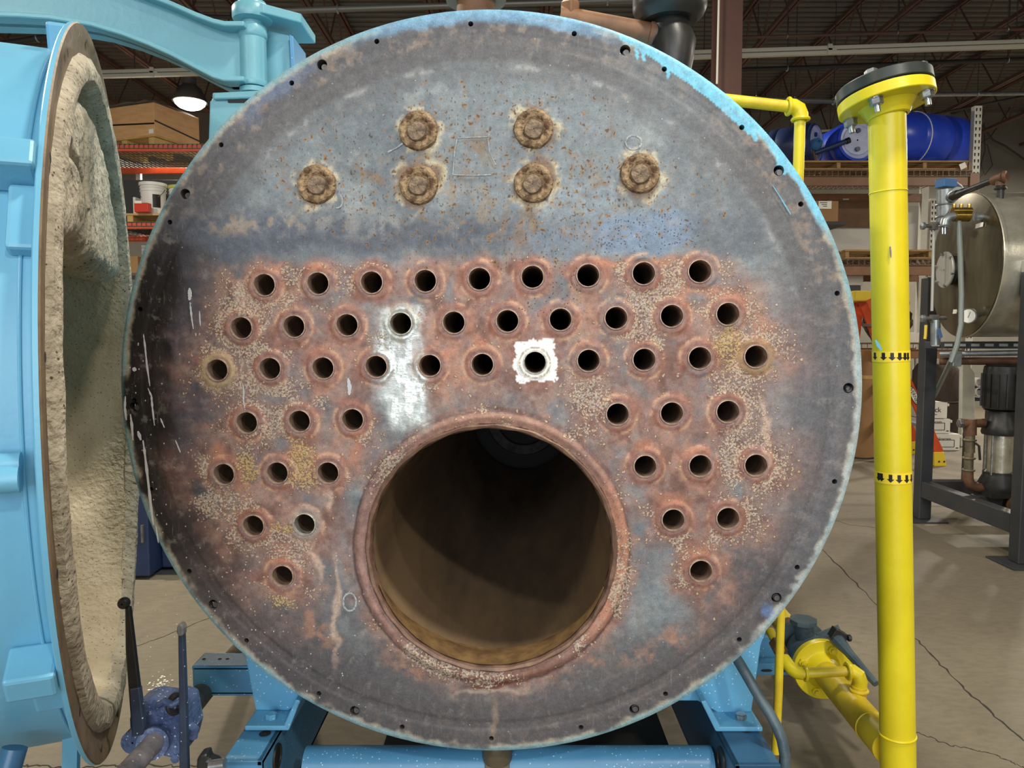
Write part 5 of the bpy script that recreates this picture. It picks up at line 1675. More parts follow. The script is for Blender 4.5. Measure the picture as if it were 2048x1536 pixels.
MB().hexa(P(1917, 847, QD), X, PX(9, QD), .03).build('plug', 'steel_grey', pc, 0)
MB().cyl(P(1940, 865, QD), P(1940, 905, QD), PX(9, QD), seg=18).torus(P(1940, 880, QD), Z, PX(10, QD), .008, 18, 6).build('ball_valve', 'old_pipe', pc)
MB().path([P(1950, 886, QD - .05), P(1958, 892, QD - .06), P(1960, 920, QD - .06)], .008, 8).build('valve_lever', 'black_iron', pc)
MB().cyl(P(1938, 905, QD), P(1937, 945, QD), PX(8.5, QD), seg=18).torus(P(1938, 916, QD), Z, PX(10, QD), .008, 18, 6).torus(P(1937, 940, QD), Z, PX(10, QD), .008, 18, 6).build('union', 'old_pipe', pc)
MB().path([P(1936, 942, QD), P(1936, 958, QD), P(1940, 968, QD), P(1950, 974, QD), P(1972, 976, QD)], PX(10, QD), 16).build('elbow', 'rust_pipe', pc)
MB().path([P(2030, 1010, 4.9), P(2060, 1010, 4.75)], .06, 14).build('outlet_pipe', 'rust_pipe', pc)
MB().cyl(P(1880, 722, 5.3), P(2080, 722, 4.9), .028, seg=14).build('return_pipe', 'rust_pipe', pc)
MB().cyl(P(1880, 708, 5.25), P(2080, 705, 4.9), .02, seg=14).build('tracer_pipe', 'galvanised', pc)
MB().box(P(1911, 718, 5.15), (.06, .05, .10)).build('pipe_clip', 'galvanised', pc, 0, .003)
pn = thing('white_panel_post', 'narrow white folded metal post behind the pump pipework', 'post', PZ(1935, 905, 0))
MB().prism([P(*q_, 5.9) for q_ in [(1924, 838), (1950, 838), (1950, 745), (1942, 735), (1940, 715), (1926, 715)]], Y * .05).build('folded_panel', 'rack_white', pn, 0, .004)
lo_ = P(1937, 838, 5.925)
MB().bar((lo_.x, lo_.y, lo_.z), (lo_.x, lo_.y, .0), .05, .05).build('leg', 'dark_steel', pn, 0)
for i, y in enumerate((765, 784)):
    c = P(1960, y, 6.2)
    b_ = MB().tube(c, c + Y * .12, PX(9, 6.2), PX(7.5, 6.2), 22)
    o = b_.build('plastic_pipe', 'white_plastic')
    tag(o, 'white plastic pipe end, %s of the pair left of the pump motor' % ('upper', 'lower')[i], 'pipe', 'white pipe ends by the pump')
c = P(1965, 792, 6.2)
hk = MB()
hk.bar((c.x + .1, 6.25, 0), (c.x + .1, 6.25, 1.1), .05, .05).bar((c.x - .12, 6.25, c.z - .03), (c.x + .14, 6.25, c.z - .03), .05, .03).bar((c.x - .12, 6.25, c.z + .062), (c.x + .14, 6.25, c.z + .062), .05, .03)
o = hk.build('pipe_rest', 'dark_steel', None, 0)
tag(o, 'dark rest post carrying the pair of white pipes', 'stand')
# ================================================================== storage racks
def wire_deck(parent, x0, x1, y0, y1, z, lip, m, n):
    b_ = MB()
    for i in range(n + 1):
        x = x0 + (x1 - x0) * i / n
        b_.box((x, (y0 + y1) / 2, z), (.007, y1 - y0, .007)).box((x, y0, z - lip / 2), (.007, .007, lip))
    k = 10
    for i in range(k + 1):
        b_.box(((x0 + x1) / 2, y0 + (y1 - y0) * i / k, z), (x1 - x0, .007, .007))
    b_.box(((x0 + x1) / 2, y0, z - lip), (x1 - x0, .008, .008))
    o = b_.build('wire_deck', m, parent, 0)
    o['kind'] = 'stuff'
    return o
def upright(parent, x, y, z1, w_, m, slots=True, zmin=0.0):
    u = MB().box((x, y, z1 / 2), (w_, w_ * .8, z1)).build('upright', m, parent, 0, .004)
    if slots:
        sl_ = MB()
        z_ = z1 - .05
        while z_ > zmin:
            for s_ in (-.24, .24):
                c = Vector((x + s_ * w_, y - w_ * .4 - .0012, z_))
                sl_.prism([c + Vector((-.011, 0, .02)), c + Vector((.011, 0, .02)), c + Vector((.006, 0, -.018)), c + Vector((-.006, 0, -.018))], Y * .001)
            z_ -= .0762
        o = sl_.build('slots', 'slot_dark', u, 0)
        o['kind'] = 'stuff'
    return u
def beam(parent, a, b_, h_, m):
    return MB().bar(a, b_, .05, h_).build('beam', m, parent, 0, .004)

# ---- right-hand rack (brown beams, white slotted uprights)
RY = 9.2
rk = thing('pallet_rack', 'brown-beamed pallet rack with white slotted uprights on the right', 'rack', (P(1790, 600, RY).x, RY + .5, 0))
xr = P(1950, 300, RY).x
xl = P(1330, 300, RY).x
xm_ = P(1687, 500, RY).x
upright(rk, xr, RY, P(1950, 213, RY).z, PX(15, RY), 'rack_white')
upright(rk, xr, RY + 1.1, P(1950, 213, RY).z, PX(15, RY), 'rack_white', False)
upright(rk, xl, RY, P(1950, 213, RY).z, PX(15, RY), 'rack_white', False)
upright(rk, P(1687, 500, RY + 1.1).x, RY + 1.1, 3.25, PX(13, RY), 'rack_white', True, 1.6)
upright(rk, P(1862, 500, RY + 1.1).x, RY + 1.1, 3.25, PX(14, RY), 'rack_white', True, 1.6)
levels = [(363, 11), (541, 12), (708, 11)]
for y_, hpx in levels:
    z_ = P(1790, y_, RY).z
    beam(rk, (xl, RY, z_), (xr, RY, z_), PX(hpx * 1.6, RY), 'rack_brown')
    beam(rk, (xl, RY + 1.1, z_), (xr, RY + 1.1, z_), PX(hpx * 1.6, RY), 'rack_brown')
    wire_deck(rk, xl + .05, xr - .05, RY - .04, RY + 1.1, z_ + PX(hpx + 9, RY), PX(11, RY), 'wire', 52)
MB().box(P(1948, 368, RY - .04), (PX(18, RY), .02, PX(42, RY))).build('beam_connector', 'rack_brown', rk, 0, .003)
ztop = P(1790, 363, RY).z + PX(21, RY)
zmid = P(1790, 541, RY).z + PX(22, RY)
zlow = P(1790, 708, RY).z + PX(21, RY)

def pallet(label, x0, x1, y0, z, m='pallet_wood', depth=.95, group='wooden pallets on the racks'):
    h_ = .11
    t = thing('wooden_pallet', label, 'pallet', ((x0 + x1) / 2, y0 + depth / 2, z), group)
    for k in range(3):
        y = y0 + .02 + (depth - .04) * k / 2
        MB().box(((x0 + x1) / 2, y, z + .05), (.001 + (x1 - x0), .035, .0)).v
    for x in (x0 + .03, (x0 + x1) / 2, x1 - .03):
        MB().box((x, y0 + depth / 2, z + h_ / 2 - .004), (.045, depth, h_ - .044)).build('stringer', m, t, 0)
    n = 7
    for k in range(n):
        y = y0 + .05 + (depth - .1) * k / (n - 1)
        MB().box(((x0 + x1) / 2, y, z + h_ - .01), (x1 - x0, .095, .02)).build('deck_board', m, t, 0)
    for k in range(3):
        y = y0 + .05 + (depth - .1) * k / 2
        MB().box(((x0 + x1) / 2, y, z + .01), (x1 - x0, .095, .018)).build('bottom_board', m, t, 0)
    return t
xa, xb = P(1600, 330, RY).x, P(1752, 330, RY).x
pallet('pale wooden pallet under the blue drums, left of the yellow pipe', xa, xb, RY - .02, ztop + .008)
xc, xd = P(1762, 330, RY).x, P(1934, 330, RY).x
pallet('wooden pallet under the blue drum at the right end of the top shelf', xc, xd, RY - .02, ztop + .008)
pz = ztop + .12
pallet('thin wooden pallet on the middle rack shelf', P(1690, 500, RY).x, P(1866, 500, RY).x, RY, zmid + .008)

def drum(label, front, rear, r, group='blue plastic drums', band=False, m='drum_blue'):
    front, rear = Vector(front), Vector(rear)
    L_ = (rear - front).length
    t = thing('plastic_drum', label, 'drum', (front + rear) / 2 - Z * r, group)
    ax_ = (rear - front)
    MB().lathe([(r * .86, .0), (r * .97, .006), (r * .98, .03), (r * .95, .045), (r, .07), (r, L_ * .30), (r * .985, L_ * .31), (r, L_ * .32), (r, L_ * .64), (r * .985, L_ * .65), (r, L_ * .66), (r, L_ - .16), (r * .95, L_ - .08), (r * .80, L_ - .02), (r * .6, L_), (.01, L_)], front, ax_, 44).build('body', m, t)
    MB().lathe([(r * .87, .001), (r * .84, .03), (r * .70, .035), (r * .66, .025), (.01, .027)], front, ax_, 40).build('lid', 'drum_lid', t)
    g1_, g2_ = MB.frame(ax_)[1:]
    for s_ in (1, -1):
        c_ = front + ax_.normalized() * .012 + Z * (r * .42 * s_)
        MB().cyl(c_ + ax_.normalized() * .02, c_ - ax_.normalized() * .008, r * .11, seg=16).build('bung', 'drum_navy', t)
    MB().torus(rear - ax_.normalized() * .075, ax_, r * .955, .016, 44, 8).build('end_ring', 'galvanised', t)
    if band:
        MB().torus(front + ax_.normalized() * L_ * .36, ax_, r + .003, .007, 44, 6).build('strap', 'paper', t)
    return t
r1 = PX(51, RY + .4)
cz = pz + r1 + .012
fx = P(1738, 270, RY + .1)
drum('big blue plastic drum lying on the top shelf, right of the yellow pipe', (P(1742, 270, RY + .45).x, RY + .20, cz), (P(1936, 270, RY + .45).x, RY + .62, cz), r1, band=True)
r2_ = PX(41, RY + .4)
drum('blue plastic drum with pale lid, just left of the yellow pipe', (P(1699, 285, RY + .3).x, RY + .05, pz + r2_), (P(1699, 285, RY + .3).x - .06, RY + .80, pz + r2_), r2_)
r3 = PX(34, 8.6)
dn_ = drum('dark navy drum partly hidden behind the thin yellow pipe', (P(1624, 287, RY + .3).x, RY + .15, pz + .25), (P(1530, 282, RY + .6).x, RY + .6, pz + .25), .25, m='drum_navy')
jg = thing('drum_tap', 'dark tap and pipe leading from the navy drum toward the blue drum', 'tap', P(1640, 290, RY))
MB().cyl(P(1630, 306, RY + .1), P(1697, 281, RY), PX(5, RY), seg=14).build('pipe', 'drum_navy', jg)
MB().lathe([(.01, 0), (.07, .01), (.075, .05), (.05, .1), (.01, .1)], P(1628, 293, RY + .1), P(1640, 280, RY) - P(1628, 293, RY + .1), 18).build('cap', 'actuator_blue', jg)
MB().cyl(P(1692, 283, RY), P(1699, 280, RY), PX(6, RY), seg=14).build('collar', 'black_rubber', jg)
MB().path([P(1627, 300, RY + .1), P(1630, 318, RY + .1), P(1633, 326, RY + .1)], .02, 8).build('spout', 'rust_pipe', jg)
o = MB().prism([P(*q_, RY - .06) for q_ in [(1918, 329), (1930, 324), (1934, 334), (1922, 340)]], Y * .002).build('paper_tag', 'paper', None, 0)
tag(o, 'square white paper tag on the right pallet edge', 'tag')

def carton(label, c0_, c1_, y, z, h_, m, depth=.4, group=None, name='cardboard_box', tape_=True):
    x0, x1 = c0_, c1_
    t = thing(name, label, 'box', ((x0 + x1) / 2, y + depth / 2, z), group)
    MB().box(((x0 + x1) / 2, y + depth / 2, z + h_ / 2), (x1 - x0, depth, h_)).build('carton', m, t, 0, .006)
    MB().box(((x0 + x1) / 2, y + depth / 2, z + h_ + .0012), (.05, depth, .0014)).build('tape', 'cardboard' if m != 'white_card' else 'paper', t, 0)
    return t
zc = zmid + .0
bx1 = carton('brown carton with white shipping label beside the boiler rim', P(1620, 420, RY).x, P(1684, 420, RY).x, RY + .1, P(1660, 441, RY).z, PX(41, RY), 'cardboard')
lp = P(1650, 410, RY + .092)
MB().box(lp, (PX(26, RY), .003, PX(15, RY))).build('label', 'paper', bx1, 0)
lettering('SHIP TO' if False else '', .05, 'black_print', lp, X, Z, bx1) if False else None
for k in range(3):
    MB().box(lp + Vector((-.02 + .01 * k, -.0025, .028 - k * .022)), (.09 - .02 * k, .001, .008)).build('print_line', 'black_print', bx1, 0)
sh = MB().box(((P(1640, 445, RY).x + P(1690, 445, RY).x) / 2 - .1, RY + .3, P(1660, 446, RY).z), (.55, .6, .04)).build('rack_shelf_board', 'dark_steel', rk, 0)
sb = MB().box(((P(1640, 445, RY).x + P(1690, 445, RY).x) / 2 - .1, RY + .62, (P(1660, 446, RY).z + zmid) / 2), (.5, .04, P(1660, 446, RY).z - zmid)).build('shelf_panel', 'dark_steel', rk, 0)
# white boards with a brown sheet in front, on the middle shelf
zb_ = zmid + .125
o = MB().box(((P(1696, 450, RY).x + P(1848, 450, RY).x) / 2, RY + .55, zb_ + PX(55, RY)), (PX(160, RY), .03, PX(110, RY))).build('white_board', 'white_board', None, 0, .004)
tag(o, 'large white board standing on the middle rack shelf', 'board')
o = MB().box(((P(1701, 420, RY).x + P(1818, 420, RY).x) / 2, RY + .50, zb_ + PX(82, RY)), (PX(118, RY), .012, PX(56, RY))).build('brown_sheet', 'cardboard_dark', None, 0)
tag(o, 'brown cardboard sheet leaning against the white board', 'sheet')
o = MB().box(((P(1860, 430, RY).x + P(1885, 430, RY).x) / 2, RY + .6, zmid + .01 + PX(60, RY)), (PX(34, RY), .02, PX(118, RY))).build('white_board', 'white_board', None, 0, .004)
tag(o, 'narrow white board beside the rack upright behind the tank', 'board')
# lower shelf: white carton, wrapped items, black bag
o = carton('long white carton on the lower rack shelf by the boiler rim', P(1640, 570, RY).x, P(1738, 570, RY).x, RY + .15, P(1700, 569, RY).z, PX(20, RY), 'white_card')
zz = P(1700, 569, RY).z
MB().box((P(1689, 575, RY).x, RY + .35, (zz + zlow) / 2), (.55, .4, zz - zlow - .004)).build('dark_crate', 'dark_case', None, 0, .01)
o = bpy.context.scene.objects['dark_crate']
tag(o, 'dark crate carrying the long white carton on the lower shelf', 'crate')
bg = MB()
bc = P(1832, 590, RY - .1)
rn = random.Random(12)
seg, rows = 22, 12
for j in range(rows):
    f_ = j / (rows - 1)
    for i in range(seg):
        t_ = 2 * PI * i / seg
        rr_ = (.30 * (math.sin(PI * min(1, .12 + f_ * .95)) ** .6)) * (1 + rn.uniform(-.14, .14)) + .01
        bg.v.append(Vector((bc.x + rr_ * math.cos(t_), RY + .3 + rr_ * .8 * math.sin(t_), zlow + .01 + f_ * .80 + rn.uniform(-.012, .012) * (j > 0))))
for j in range(rows - 1):
    for i in range(seg):
        q_ = (i + 1) % seg
        bg.f.append((j * seg + i, j * seg + q_, (j + 1) * seg + q_, (j + 1) * seg + i))
        bg.m.append(0)
o = bg.build('black_bag', 'black_bag', None, 28)
tag(o, 'shiny black plastic bag on the lower rack shelf', 'bag')
o = carton('flat white carton under the black bag level', P(1815, 690, RY).x, P(1850, 690, RY).x, RY - .02, zlow + .01, PX(20, RY), 'white_card', .25)
bpy.data.objects['black_bag'].location.y += .28
# under the rack, floor level: cardboard roll
cb = PZ(1722, 915, 0)
rl = thing('cardboard_roll', 'tall brown cardboard roll standing behind the yellow pipe', 'roll', cb)
MB().tube(cb, cb + Z * (P(1722, 700, cb.y).z), PX(24, cb.y), PX(18, cb.y), 30).build('roll', 'cardboard', rl)
MB().tube(cb + Z * .9, cb + Z * .94, PX(24.4, cb.y), PX(23.9, cb.y), 30).build('strap', 'pine', rl)
MB().tube(cb + Z * .004, cb + Z * .02, PX(24.6, cb.y), PX(24, cb.y), 30).build('base_rim', 'dark_steel', rl)
bb = PZ(1893, 880, 0)
tr = thing('bark_bale', 'dark brown fibrous bale standing behind the drain hose', 'bale', bb)
MB().lathe([(.02, 0), (.26, 0), (.29, .1), (.30, .5), (.28, .9), (.22, 1.0), (.02, 1.0)], bb + Y * .3, Z, 26, wob=lambda j, t_, r, h_: (r * (1 + .05 * math.sin(5 * t_ + j) + .03 * math.sin(13 * t_)), h_)).build('bale', 'bark_brown', tr)
MB().torus(bb + Y * .3 + Z * .5, Z, .302, .008, 26, 6).build('tie', 'dark_steel', tr)

# ================================================================== step ladder and white cartons
ld = thing('step_ladder', 'orange fibreglass step ladder with yellow feet and cap', 'ladder', PZ(1840, 930, 0))
fA = PZ(1882, 935, 0)
tA = P(1728, 600, fA.y - .05)
def ladder_rail(a, b_, w_, d_):
    o_ = MB().bar(a, b_, d_, w_, X).build('rail', 'ladder_orange', ld, 0, .004)
    return o_
topz = P(1722, 594, 7.8).z
top_r, top_l = P(1741, 598, 7.7), P(1716, 598, 7.9)
footR, footL = PZ(1882, 932, 0), PZ(1831, 908, 0)
footBL = PZ(1600, 905, 0)
def lr(a, b_, wid):
    # channel rail with its broad face to the viewer
    d_ = (b_ - a).normalized()
    sd = d_.cross(Y).normalized() * wid / 2
    return MB().prism([a - sd, a + sd, b_ + sd, b_ - sd], Y * .03).build('rail', 'ladder_orange', ld, 0, .003)
lr(Vector((footR.x - .02, footR.y, .14)), top_r, .095)
lr(Vector((footL.x, footL.y, .14)), top_l + X * .04, .085)
lr(Vector((P(1690, 905, 8.3).x, 8.3, .14)), P(1722, 600, 8.0), .07)
lr(Vector((P(1660, 905, 8.5).x, 8.5, .14)), P(1712, 600, 8.1), .06)
for (x, y, f_) in ((footR.x, footR.y, 1), (footL.x, footL.y, 1)):
    MB().prism([Vector((x - .075, y - .012, .0)), Vector((x + .055, y - .012, .0)), Vector((x + .02, y - .012, .15)), Vector((x - .085, y - .012, .15))], Y * .06).build('foot', 'ladder_yellow', ld, 0, .004)
    for s_ in (-.03, .025):
        MB().cyl((x + s_, y - .0125, .05), (x + s_, y - .016, .05), .010, seg=10).build('rivet', 'slot_dark', ld)
MB().box(((top_r.x + top_l.x) / 2, 7.95, topz + .01), (.24, .4, .11)).build('top_cap', 'ladder_yellow', ld, 0, .012)
for k in range(1, 6):
    f_ = k / 6
    a = Vector((footR.x - .02, footR.y, .14)).lerp(top_r, f_)
    b_ = Vector((footL.x, footL.y, .14)).lerp(top_l, f_)
    MB().bar(a + Y * .03, b_ + Y * .03, .09, .03).build('step', 'galvanised', ld, 0)
# oval maker's plate on the near rail
a, b_ = Vector((footR.x - .02, footR.y, .14)), top_r
d_ = (b_ - a).normalized()
c = a + d_ * ((P(1832, 790, 7.8).z - a.z) / d_.z) - Y * .004
sd = d_.cross(Y).normalized()
dec = MB().prism([c + sd * .036 * math.cos(k * PI / 10) + d_ * .115 * math.sin(k * PI / 10) for k in range(20)], Y * .002).build('logo_oval', 'cabinet_blue', ld, 0)
MB().prism([c - Y * .001 + sd * .03 * math.cos(k * PI / 10) + d_ * .105 * math.sin(k * PI / 10) for k in range(20)], Y * .001).build('logo_ground', 'paper', dec, 0)
lettering('WERNER', .052, 'cabinet_blue', c - Y * .0015, -d_, sd * -1 if (-d_).cross(sd * -1).y < 0 else sd, dec)

def white_carton(label, x0p, x1p, ybp, ytp, d_, words, size, stroke=True):
    z0 = P(x0p, ybp, d_).z
    x0, x1 = P(x0p, ybp, d_).x, P(x1p, ybp, d_).x
    z1 = P(x0p, ytp, d_).z
    t = thing('white_carton', label, 'box', ((x0 + x1) / 2, d_ + .2, z0), 'white printed cartons stacked by the ladder')
    MB().box(((x0 + x1) / 2, d_ + .2, (z0 + z1) / 2), (x1 - x0, .4, z1 - z0 - .002)).build('carton', 'white_card', t, 0, .005)
    MB().box((x1 + .012, d_ + .2, z1 - .03), (.02, .4, .03)).build('flap', 'white_card', t, 0, .003)
    for tx, xp_, yp_, sz, mm in words:
        lettering(tx, sz, mm, P(xp_, yp_, d_ - .002), X, Z, t)
    if stroke:
        xa_, xb_ = P(x0p + 22 if False else x1p - 62, ybp, d_ - .002).x, P(x1p - 11, ybp, d_ - .002).x
        za, zb2 = P(x1p, ybp - 7, d_ - .002).z, P(x1p, ybp - 21, d_ - .002).z
        fr = MB()
        for a_, b2 in (((xa_, za), (xb_, za)), ((xb_, za), (xb_, zb2)), ((xb_, zb2), (xa_, zb2)), ((xa_, zb2), (xa_, za))):
            fr.bar((a_[0], d_ - .002, a_[1]), (b2[0], d_ - .002, b2[1]), .002, .006)
        fr.build('printed_frame', 'dark_steel', t, 0)
        MB().box(P(x1p - 5, ybp - 5, d_ - .0015), (.03, .001, .012)).build('print_mark', 'dark_steel', t, 0)
    return t
WD = PZ(1890, 901, 0).y
white_carton('white carton printed Noxram at the bottom of the stack', 1848, 1919, 901, 868, WD, [('Noxram', 1888, 878, .050, 'black_print')], .1)
white_carton('white carton printed Noxram in the middle of the stack', 1846, 1900, 867, 838, WD + .02, [('Noxram', 1870, 844, .048, 'dark_steel')], .1)
white_carton('white carton printed with large letters ock on top of the stack', 1846, 1894, 837, 805, WD + .02, [('ock', 1872, 820, .085, 'black_print'), ('395 2050', 1869, 829, .016, 'dark_steel')], .1, False)
pb2 = thing('plastic_wrapped_bundle', 'clear plastic wrapped bundle behind the ladder leg', 'bundle', PZ(1822, 898, 0))
c = PZ(1820, 896, 0)
MB().lathe([(.02, 0), (.09, 0), (.10, .12), (.09, .3), (.07, .42), (.02, .45)], c + Y * .25, Z, 18, wob=lambda j, t_, r, h_: (r * (1 + .1 * math.sin(4 * t_ + j)), h_)).build('wrap', 'clear_plastic', pb2)
MB().torus(c + Y * .25 + Z * .2, Z, .102, .006, 20, 6).build('tape_band', 'paper', pb2)

# ================================================================== left rack with crate and buckets
LY = 8.9
lk = thing('pallet_rack', 'orange-beamed pallet rack behind the open boiler door', 'rack', (P(300, 500, LY).x, LY + .6, 0))
x0, x1 = P(60, 300, LY).x, P(520, 300, LY).x
z1_ = P(300, 297, LY).z
z2_ = P(300, 452, LY).z
for z_ in (z1_, z2_):
    beam(lk, (x0, LY, z_), (x1, LY, z_), PX(12, LY), 'rack_orange')
    beam(lk, (x0, LY + 1.2, z_ - .0), (x1, LY + 1.2, z_), PX(12, LY), 'rack_orange')
    wire_deck(lk, x0 + .05, x1 - .05, LY - .035, LY + 1.2, z_ + PX(7, LY), PX(8, LY), 'wire_grey', 46)
for x in (x0, x1):
    for y in (LY, LY + 1.2):
        MB().box((x, y, 2.2), (.09, .08, 4.4)).build('upright', 'dark_case', lk, 0)
for k in range(5):
    MB().bar((P(370, 400, LY).x, LY + .03, z1_ - .06), (P(300 + 20 * k, 330, LY + 1.1).x, LY + 1.17, z1_ - .06), .03, .03).v
MB().box((P(278, 355, LY + 1.25).x, LY + 1.25, (z1_ + z2_) / 2), (.06, .05, z1_ - z2_)).build('upright', 'white_board', lk, 0)
# crate on its pallet
cc = P(308, 268, LY)
zt_ = z1_ + PX(7, LY) + .006
yawc = math.radians(20)
Rz = Matrix.Rotation(-yawc, 3, 'Z')
ex, ey = Rz @ X, Rz @ Y
corner = Vector((cc.x, LY + .02, zt_))
cw, cd, ch = .95, .72, PX(62, LY)
cr = thing('plywood_crate', 'large plywood crate with black strap on the top orange shelf', 'crate', corner - ex * cw / 2 + ey * cd / 2)
pal_h = .12
cen = corner - ex * cw / 2 + ey * cd / 2
MB().box(cen + Z * (pal_h + ch / 2), (cw, cd, ch), Rz).build('plywood_box', 'plywood', cr, 0, .004)
for s_ in (-.45, -.0, .45):
    MB().box(cen + ex * (s_ * cw) * .98 + Z * pal_h * .42, (.08, cd, pal_h * .70), Rz).build('runner', 'pine', cr, 0)
MB().box(cen + Z * (pal_h - .012) , (cw + .01, cd + .01, .022), Rz).build('pallet_top', 'pine', cr, 0)
hs_ = pal_h + ch * .42
st_ = MB()
st_.box(cen + Z * hs_ - ey * (cd / 2 + .003), (cw, .004, .018), Rz @ Matrix.Rotation(.06, 3, 'Y')).box(cen + Z * (hs_ - .03) + ex * (cw / 2 + .003), (.004, cd, .018), Rz @ Matrix.Rotation(-.10, 3, 'X'))
st_.build('strap', 'black_print', cr, 0)
MB().box(corner + Z * (pal_h + .04) - ex * .05 - ey * .004, (.07, .003, .05), Rz).build('corner_label', 'paper', cr, 0)
pt_ = MB()
g_ = 14
for i in range(g_ + 1):
    for j in range(g_ + 1):
        a_, b2 = i / g_ - .5, j / g_ - .5
        pt_.v.append(cen + ex * (a_ * cw * 1.01) + ey * (b2 * cd * 1.01) + Z * (pal_h + ch + .004 + .02 * abs(math.sin(9 * a_ + 4 * b2)) + (.02 if abs(a_) < .4 else 0)))
pt_.f = [(i * (g_ + 1) + j, i * (g_ + 1) + j + 1, (i + 1) * (g_ + 1) + j + 1, (i + 1) * (g_ + 1) + j) for i in range(g_) for j in range(g_)]
pt_.m = [0] * len(pt_.f)
pt_.build('plastic_cover', 'clear_plastic', cr, 60)
# buckets, board, red box on the second shelf
zs = P(300, 431, LY).z
bo = thing('shelf_plank', 'pine plank resting on the lower orange shelf', 'plank', (P(300, 428, LY).x, LY + .2, z2_ + .05))
px0, px1 = P(250, 428, LY).x, P(400, 428, LY).x
MB().box(((px0 + px1) / 2, LY + .3, zs + .012), (px1 - px0, .62, .024)).build('plank', 'pine', bo, 0, .003)
for x in (px0 + .06, px1 - .06, (px0 + px1) / 2):
    MB().box((x, LY + .3, (zs + z2_ + PX(7, LY) + .004) / 2), (.07, .6, zs - z2_ - PX(7, LY) - .006)).build('bearer', 'pine', bo, 0)
zs2 = zs + .025
def bucket(label, xp, d_, r, h_, lid):
    c_ = Vector((P(xp, 400, d_).x, d_ + r, zs2))
    t = thing('plastic_bucket', label, 'bucket', c_, 'white buckets on the shelf plank')
    MB().lathe([(.01, 0), (r * .86, 0), (r * .88, .01), (r * .96, h_ * .72), (r * 1.02, h_ * .73), (r * 1.02, h_ * .75), (r * .97, h_ * .76), (r * .98, h_ * .82), (r * 1.03, h_ * .83), (r * 1.03, h_ * .85), (r * .98, h_ * .86), (r, h_ * .94), (r * .94, h_ * .94), (r * .9, .02), (.01, .02)], c_, Z, 36).build('body', 'white_plastic', t)
    MB().lathe([(r * 1.04, h_ * .90), (r * 1.07, h_ * .91), (r * 1.07, h_), (r * .98, h_), (r * .96, h_ * .975), (.01, h_ * .975)], c_, Z, 36).build('lid', lid, t)
    MB().path([c_ + Vector((r * 1.03 * math.cos(a_), -.02 - r * .7 * math.sin(a_), h_ * (.80 - .34 * math.sin(a_)))) for a_ in [PI * k / 12 for k in range(13)]], .004, 6).build('wire_handle', 'steel_grey', t)
    lb = MB()
    lb.lathe([(r * .935, h_ * .22), (r * .955, h_ * .62)], c_, Z, 48)
    keep = [f for f in lb.f if all((lb.v[i] - c_).y < -r * .45 and .35 * r < (lb.v[i] - c_).x < r * .85 for i in f)]
    if keep:
        lb.f = keep
        lb.m = [0] * len(keep)
        used = sorted({i for f in keep for i in f})
        mp_ = {i: k for k, i in enumerate(used)}
        lb.v = [lb.v[i] - Y * .004 for i in used]
        lb.f = [tuple(mp_[i] for i in f) for f in keep]
        lb.build('black_label', 'black_print', t, 0)
    return t
bucket('white lidded bucket with black label behind the red box', 295, LY + .05, PX(24.5, LY), PX(64, LY), 'white_plastic')
bucket('white bucket with yellow-green lid beside the boiler rim', 353, LY + .12, PX(23, LY), PX(60, LY), 'green_lid')
rb_ = thing('red_carton', 'small red and white carton in front of the white bucket', 'box', P(289, 424, LY))
c = Vector((P(289, 412, LY - .02).x, LY - .06, zs2 + PX(9, LY)))
MB().box(c, (PX(28, LY), .08, PX(17.5, LY)), Matrix.Rotation(-.1, 3, 'Z')).build('carton', 'red_plastic', rb_, 0, .003)
MB().box(c + Vector((.05, -.0425, -.02)), (.045, .002, .04), Matrix.Rotation(-.1, 3, 'Z')).build('white_panel', 'paper', rb_, 0)
MB().box(c + Vector((-.03, -.04, PX(10, LY))), (.08, .012, .03)).build('torn_flap', 'paper', rb_, 0)
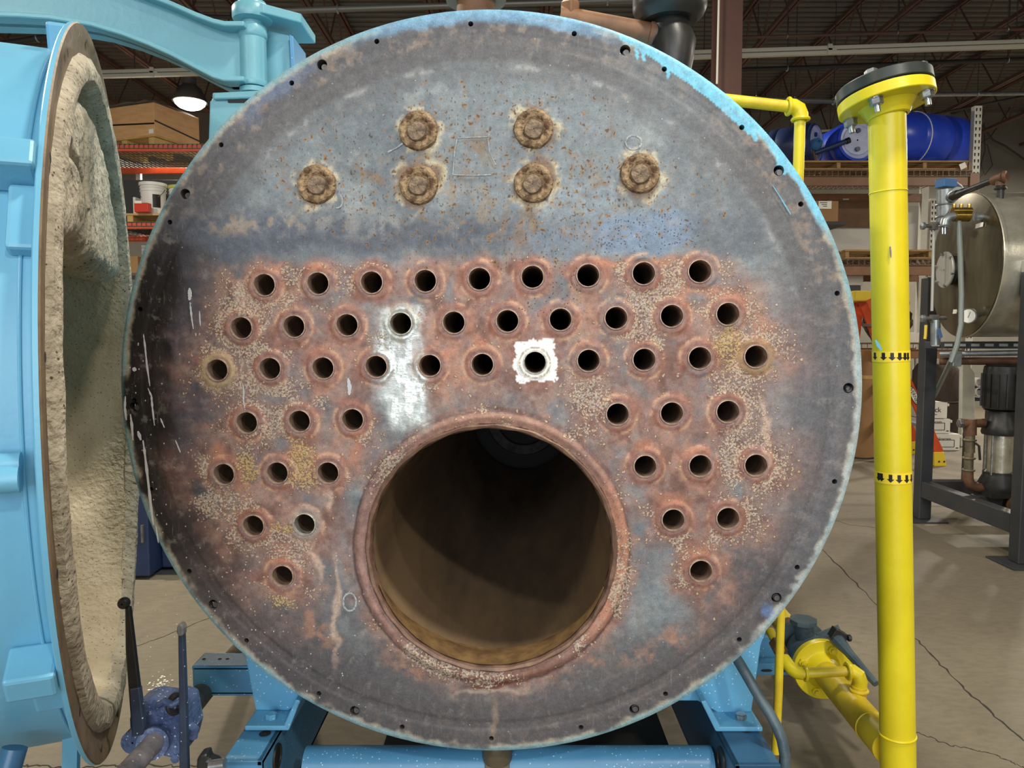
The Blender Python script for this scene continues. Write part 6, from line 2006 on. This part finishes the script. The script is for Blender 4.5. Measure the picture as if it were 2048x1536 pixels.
gb = MB().box((P(262, 404, LY).x, LY + .3, zs2 + PX(17, LY)), (.03, .45, PX(34, LY))).build('white_board_offcut', 'white_card', None, 0, .003)
tag(gb, 'small white board standing left of the bucket', 'board')
kc = carton('dark grey case on the shelf behind the buckets', P(262, 360, LY + .8).x, P(400, 360, LY + .8).x, LY + .62, z2_ + PX(7, LY) + .004, .62, 'dark_case', .5, name='dark_case')
tc_ = carton('plain cardboard box standing low behind the door edge', P(255, 530, LY + .4).x, P(300, 530, LY + .4).x, LY + .1, P(270, 545, LY).z, PX(34, LY), 'cardboard', .4)
sp_ = MB().box((P(277, 560, LY).x, LY + .35, P(270, 545, LY).z - .02), (1.2, .7, .03)).build('lower_shelf', 'wire_grey', lk, 0)
gr_ = carton('grey steel bin on the lower shelf behind the door edge', P(258, 480, LY + .5).x, P(272, 480, LY + .5).x, LY + .8, P(270, 545, LY).z, PX(70, LY), 'white_board', .3, name='grey_bin')

# ================================================================== blue cabinet on the floor behind the boiler
fb = PZ(300, 1160, 0)
cbn = thing('blue_cabinet', 'dark navy blue cabinet on the floor behind the boiler', 'cabinet', Vector((fb.x, fb.y + .3, 0)))
xa_, xb_ = PZ(262, 1160, 0).x, PZ(300, 1160, 0).x
hC = P(290, 990, fb.y).z
MB().box(((xa_ + xb_) / 2 - .15, fb.y + .3, hC / 2 + .01), (xb_ - xa_ + .3, .6, hC - .02)).build('door_panel', 'cabinet_blue', cbn, 0, .008)
MB().box((xb_ + .25, fb.y + .42, hC / 2 + .02), (.5, .55, hC - .01)).build('side_body', 'cabinet_blue', cbn, 0, .008)
MB().box(((xa_ + xb_) / 2 + .1, fb.y + .34, .006), (xb_ - xa_ + .7, .5, .012)).build('plinth', 'dark_case', cbn, 0)
MB().box(((xa_ + xb_) / 2 + .05, fb.y + .38, hC + .01), (xb_ - xa_ + .7, .62, .02)).build('lid', 'cabinet_blue', cbn, 0, .004)
MB().box((xb_ - .03, fb.y - .008, hC * .55), (.012, .016, .1)).build('handle', 'steel_grey', cbn, 0)
